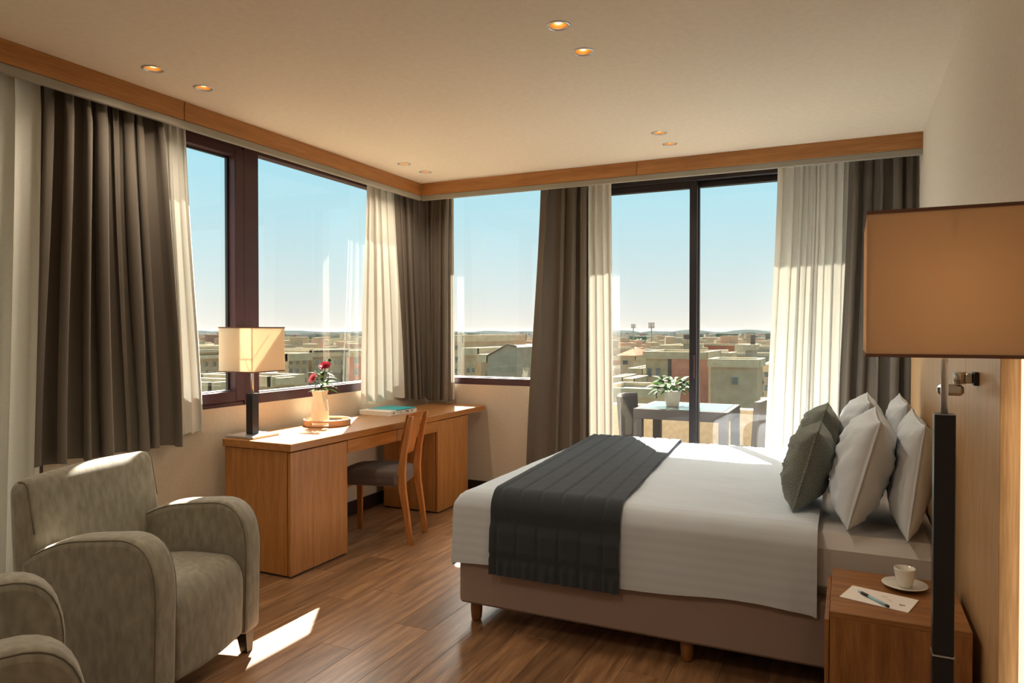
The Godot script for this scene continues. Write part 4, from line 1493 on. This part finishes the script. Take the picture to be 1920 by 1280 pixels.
		for k in 4: bx(st, Vector3(-s, hh - 2.0 * s + k * s * 0.5, -0.1), Vector3(s, hh - 2.0 * s + k * s * 0.5 + s * 0.34, 0.1))
		for k in 3: bx(st, Vector3(-s + k * s * 0.9, hh - 2 * s, -0.16), Vector3(-s + k * s * 0.9 + 0.18, hh, -0.1))
		part("lamp_head", done(st), grey, f)
	# ---- trees in front of the stadium
	var crown_m: Material = mat(rgb(62, 78, 58), 0.9)
	for k in 11:
		var p := at_pixel(1171 + k * 6.2, 636, 400.0 + (4.0 if k % 2 else -4.0))
		tree(Vector3(p.x, GROUND, p.z), p.y - GROUND + 0.5 * sin(k * 1.7), 1.25 + 0.2 * sin(k * 3.1), k, crown_m)
	# ---- the rest of the city: 170 blocks one by one, then what nobody could count
	var g2 := RandomNumberGenerator.new()
	g2.seed = 77
	var coats := [beige, sand, cream, grey, brick, pink, cream, sand]
	var placed := []
	for m in [[1187.5, 300.0], [1221.5, 280.0]]:
		var foot := at_pixel(m[0], 622, m[1])
		placed.append(Vector3(foot.x, 1.5, foot.z))
	var names := ["beige", "sandy", "cream", "grey", "brick red", "pink", "cream", "sandy"]
	for k in 225:
		var depth := 0.0
		var top := Vector3.ZERO
		var big := lerpf(0.5, 1.0, clampf(k / 120.0, 0.0, 1.0))
		var hw := g2.randf_range(3.0, 7.5) * big
		var hd := g2.randf_range(4.0, 8.0) * big
		var reach := sqrt(hw * hw + hd * hd)
		var free := false
		for attempt in 60:
			depth = 100.0 * pow(5.6, float(k) / 225.0) * g2.randf_range(0.9, 1.15)
			if depth > 365.0 and depth < 435.0 and attempt < 59: continue
			top = at_pixel(g2.randf_range(340, 1470) if k % 5 else g2.randf_range(1470, 1800), 622.0 + (g2.randf_range(3.2, 7.0) / depth) * FOCAL, depth)
			free = true
			for q in placed:
				if Vector2(q.x - top.x, q.z - top.z).length() < q.y + reach + 0.8:
					free = false
					break
			if free: break
		if not free: continue
		placed.append(Vector3(top.x, reach, top.z))
		var coat := g2.randi() % 8
		var hut := g2.randf_range(1.2, 2.6)
		var b := thing("city_building", Vector3(top.x, top.y, top.z), g2.randf_range(0, TAU), "%s %s flat-roofed city building with a %s roof hut%s" % ["wide" if hw > 4.4 else "narrow", names[coat], "tall" if hut > 1.9 else "low", " and dark windows" if depth < 170.0 else " in the distance"], "building", "city rooftops below the horizon")
		st = pen()
		bx(st, Vector3(-hw, GROUND - top.y, -hd), Vector3(hw, 0, hd))
		part("wall", done(st), coats[coat], b)
		st = pen()
		for s in [-1.0, 1.0]:
			bx(st, Vector3(-hw, 0, s * hd - 0.12), Vector3(hw, 0.5, s * hd + 0.12))
			bx(st, Vector3(s * hw - 0.12, 0, -hd), Vector3(s * hw + 0.12, 0.5, hd))
		part("parapet", done(st), cream, b)
		part("roof_hut", box(Vector3(-hw * 0.3, 0, -hd * 0.4), Vector3(hw * 0.35, hut, hd * 0.2)), coats[g2.randi() % 4], b)
		if depth < 170.0:
			for f in 2:
				for c in 6:
					for r in 3:
						if f == 0: part("window", box(Vector3(-hw + 0.8 + c * (hw * 2 - 1.6) / 6.0, -2.2 - r * 3.0, -hd - 0.03), Vector3(-hw + 1.9 + c * (hw * 2 - 1.6) / 6.0, -0.8 - r * 3.0, hd + 0.03)), M.ext_glass, b)
						elif c < 4: part("window", box(Vector3(-hw - 0.03, -2.2 - r * 3.0, -hd + 1.0 + c * (hd * 2 - 2.0) / 4.0), Vector3(hw + 0.03, -0.8 - r * 3.0, -hd + 2.1 + c * (hd * 2 - 2.0) / 4.0)), M.ext_glass, b)
	var mm := MultiMesh.new()
	mm.transform_format = MultiMesh.TRANSFORM_3D
	mm.use_colors = true
	mm.mesh = box(Vector3(-0.5, -1, -0.5), Vector3(0.5, 0, 0.5))
	mm.instance_count = 12000
	for k in 12000:
		var depth := 420.0 * pow(12.0, g2.randf())
		var u := g2.randf_range(200, 1900)
		var top := at_pixel(u, 622, depth)
		var y := GROUND + g2.randf_range(4.0, 17.0) * (1.0 if g2.randf() < 0.93 else 1.4)
		var bs := Basis(Vector3.UP, g2.randf_range(0, TAU)).scaled_local(Vector3(g2.randf_range(8, 24), y - GROUND, g2.randf_range(8, 20)))
		mm.set_instance_transform(k, Transform3D(bs, Vector3(top.x, y, top.z)))
		var c: Color = [Color(0.22, 0.185, 0.145), Color(0.19, 0.165, 0.135), Color(0.25, 0.22, 0.18), Color(0.17, 0.165, 0.15), Color(0.18, 0.1, 0.075), Color(0.08, 0.1, 0.08), Color(0.06, 0.09, 0.065)][g2.randi() % 7]
		mm.set_instance_color(k, c)
	var far := MultiMeshInstance3D.new()
	far.name = "distant_city"
	far.multimesh = mm
	var fm := mat(Color.WHITE, 0.95, 0.0, 0.1)
	fm.vertex_color_use_as_albedo = true
	far.material_override = fm
	add_child(far)
	tag(far, "haze of tiny distant city roofs and trees below the hills", "city", "", "stuff")


func tree(at: Vector3, h: float, r: float, sd: int, m: Material) -> void:
	var t := thing("tree", at, sd * 1.3, "dark green tree in the row before the floodlight masts", "tree", "trees by the stadium")
	var nz := FastNoiseLite.new()
	nz.seed = sd
	nz.frequency = 0.9
	part("trunk", turned([Vector2(0.25, 0), Vector2(0.14, h - r)], 6), M.stem, t)
	var st := pen()
	var rows := []
	for i in 9:
		var a := PI * i / 8.0
		var row := PackedVector3Array()
		for j in 13:
			var b := TAU * (j % 12) / 12.0
			var d := Vector3(sin(a) * cos(b), cos(a) * 1.3, sin(a) * sin(b))
			row.append(Vector3(0, h - r * 1.3, 0) + d * r * (1.0 + 0.25 * nz.get_noise_3dv(d * 2.0)))
		rows.append(row)
	sheet(st, rows)
	part("crown", done(st), m, t)


# ---------------------------------------------------------------- light levels
const LAMP_COLOR := Color(1.0, 0.92, 0.82)
const DOWNLIGHT := 0.36
const DESK_LAMP := 0.012
const FLOOR_LAMP := 0.05


func _ready() -> void:
	# camera
	var cam := Camera3D.new()
	cam.name = "camera"
	cam.fov = rad_to_deg(2.0 * atan(640.0 / FOCAL))
	cam.near = 0.05
	cam.far = 20000.0
	cam.position = EYE
	cam.rotation = Vector3(deg_to_rad(-0.77), deg_to_rad(25.26), 0)
	add_child(cam)
	cam.current = true
	eye_basis = cam.basis
	# sky and sun
	var sky := ProceduralSkyMaterial.new()
	sky.sky_top_color = rgb(122, 208, 230)
	sky.sky_horizon_color = rgb(220, 214, 202)
	sky.sky_curve = 0.12
	sky.ground_bottom_color = rgb(150, 140, 120)
	sky.ground_horizon_color = rgb(200, 196, 180)
	sky.sun_angle_max = 34.0
	sky.sun_curve = 0.5  # broad glow round the sun, out of view, brightens the room
	var env := Environment.new()
	env.background_mode = Environment.BG_SKY
	env.sky = Sky.new()
	env.sky.sky_material = sky
	env.background_energy_multiplier = 1.1
	env.tonemap_mode = Environment.TONE_MAPPER_LINEAR
	env.tonemap_exposure = 1.15
	env.volumetric_fog_enabled = true
	env.volumetric_fog_density = 0.000008
	env.volumetric_fog_albedo = Color(0.9, 0.94, 0.97)
	env.volumetric_fog_anisotropy = 0.3
	env.sdfgi_enabled = true
	env.ssao_enabled = true
	env.ssil_enabled = true
	var we := WorldEnvironment.new()
	we.name = "world"
	we.environment = env
	add_child(we)
	var sun := DirectionalLight3D.new()
	sun.name = "sun"
	sun.light_color = Color(1.0, 0.96, 0.9)
	sun.light_energy = 15.0
	sun.light_angular_distance = 0.53
	sun.shadow_enabled = true
	add_child(sun)
	sun.basis = Basis.looking_at(Vector3(0.54, -1.0, 0.927).normalized(), Vector3.UP)
	materials()
	shell()
	windows()
	curtains()
	downlights()
	desk()
	bed()
	armchair(Vector3(-2.505, 0, -1.93), 1.82, "grey velvet armchair in front of the short grey curtain")
	armchair(Vector3(-2.05, 0, -0.985), 2.66, "grey velvet armchair in front of the balcony door's sheer curtain")
	bedside()
	floor_lamp()
	desk_lamp()
	desk_chair()
	desk_things()
	balcony()
	city()
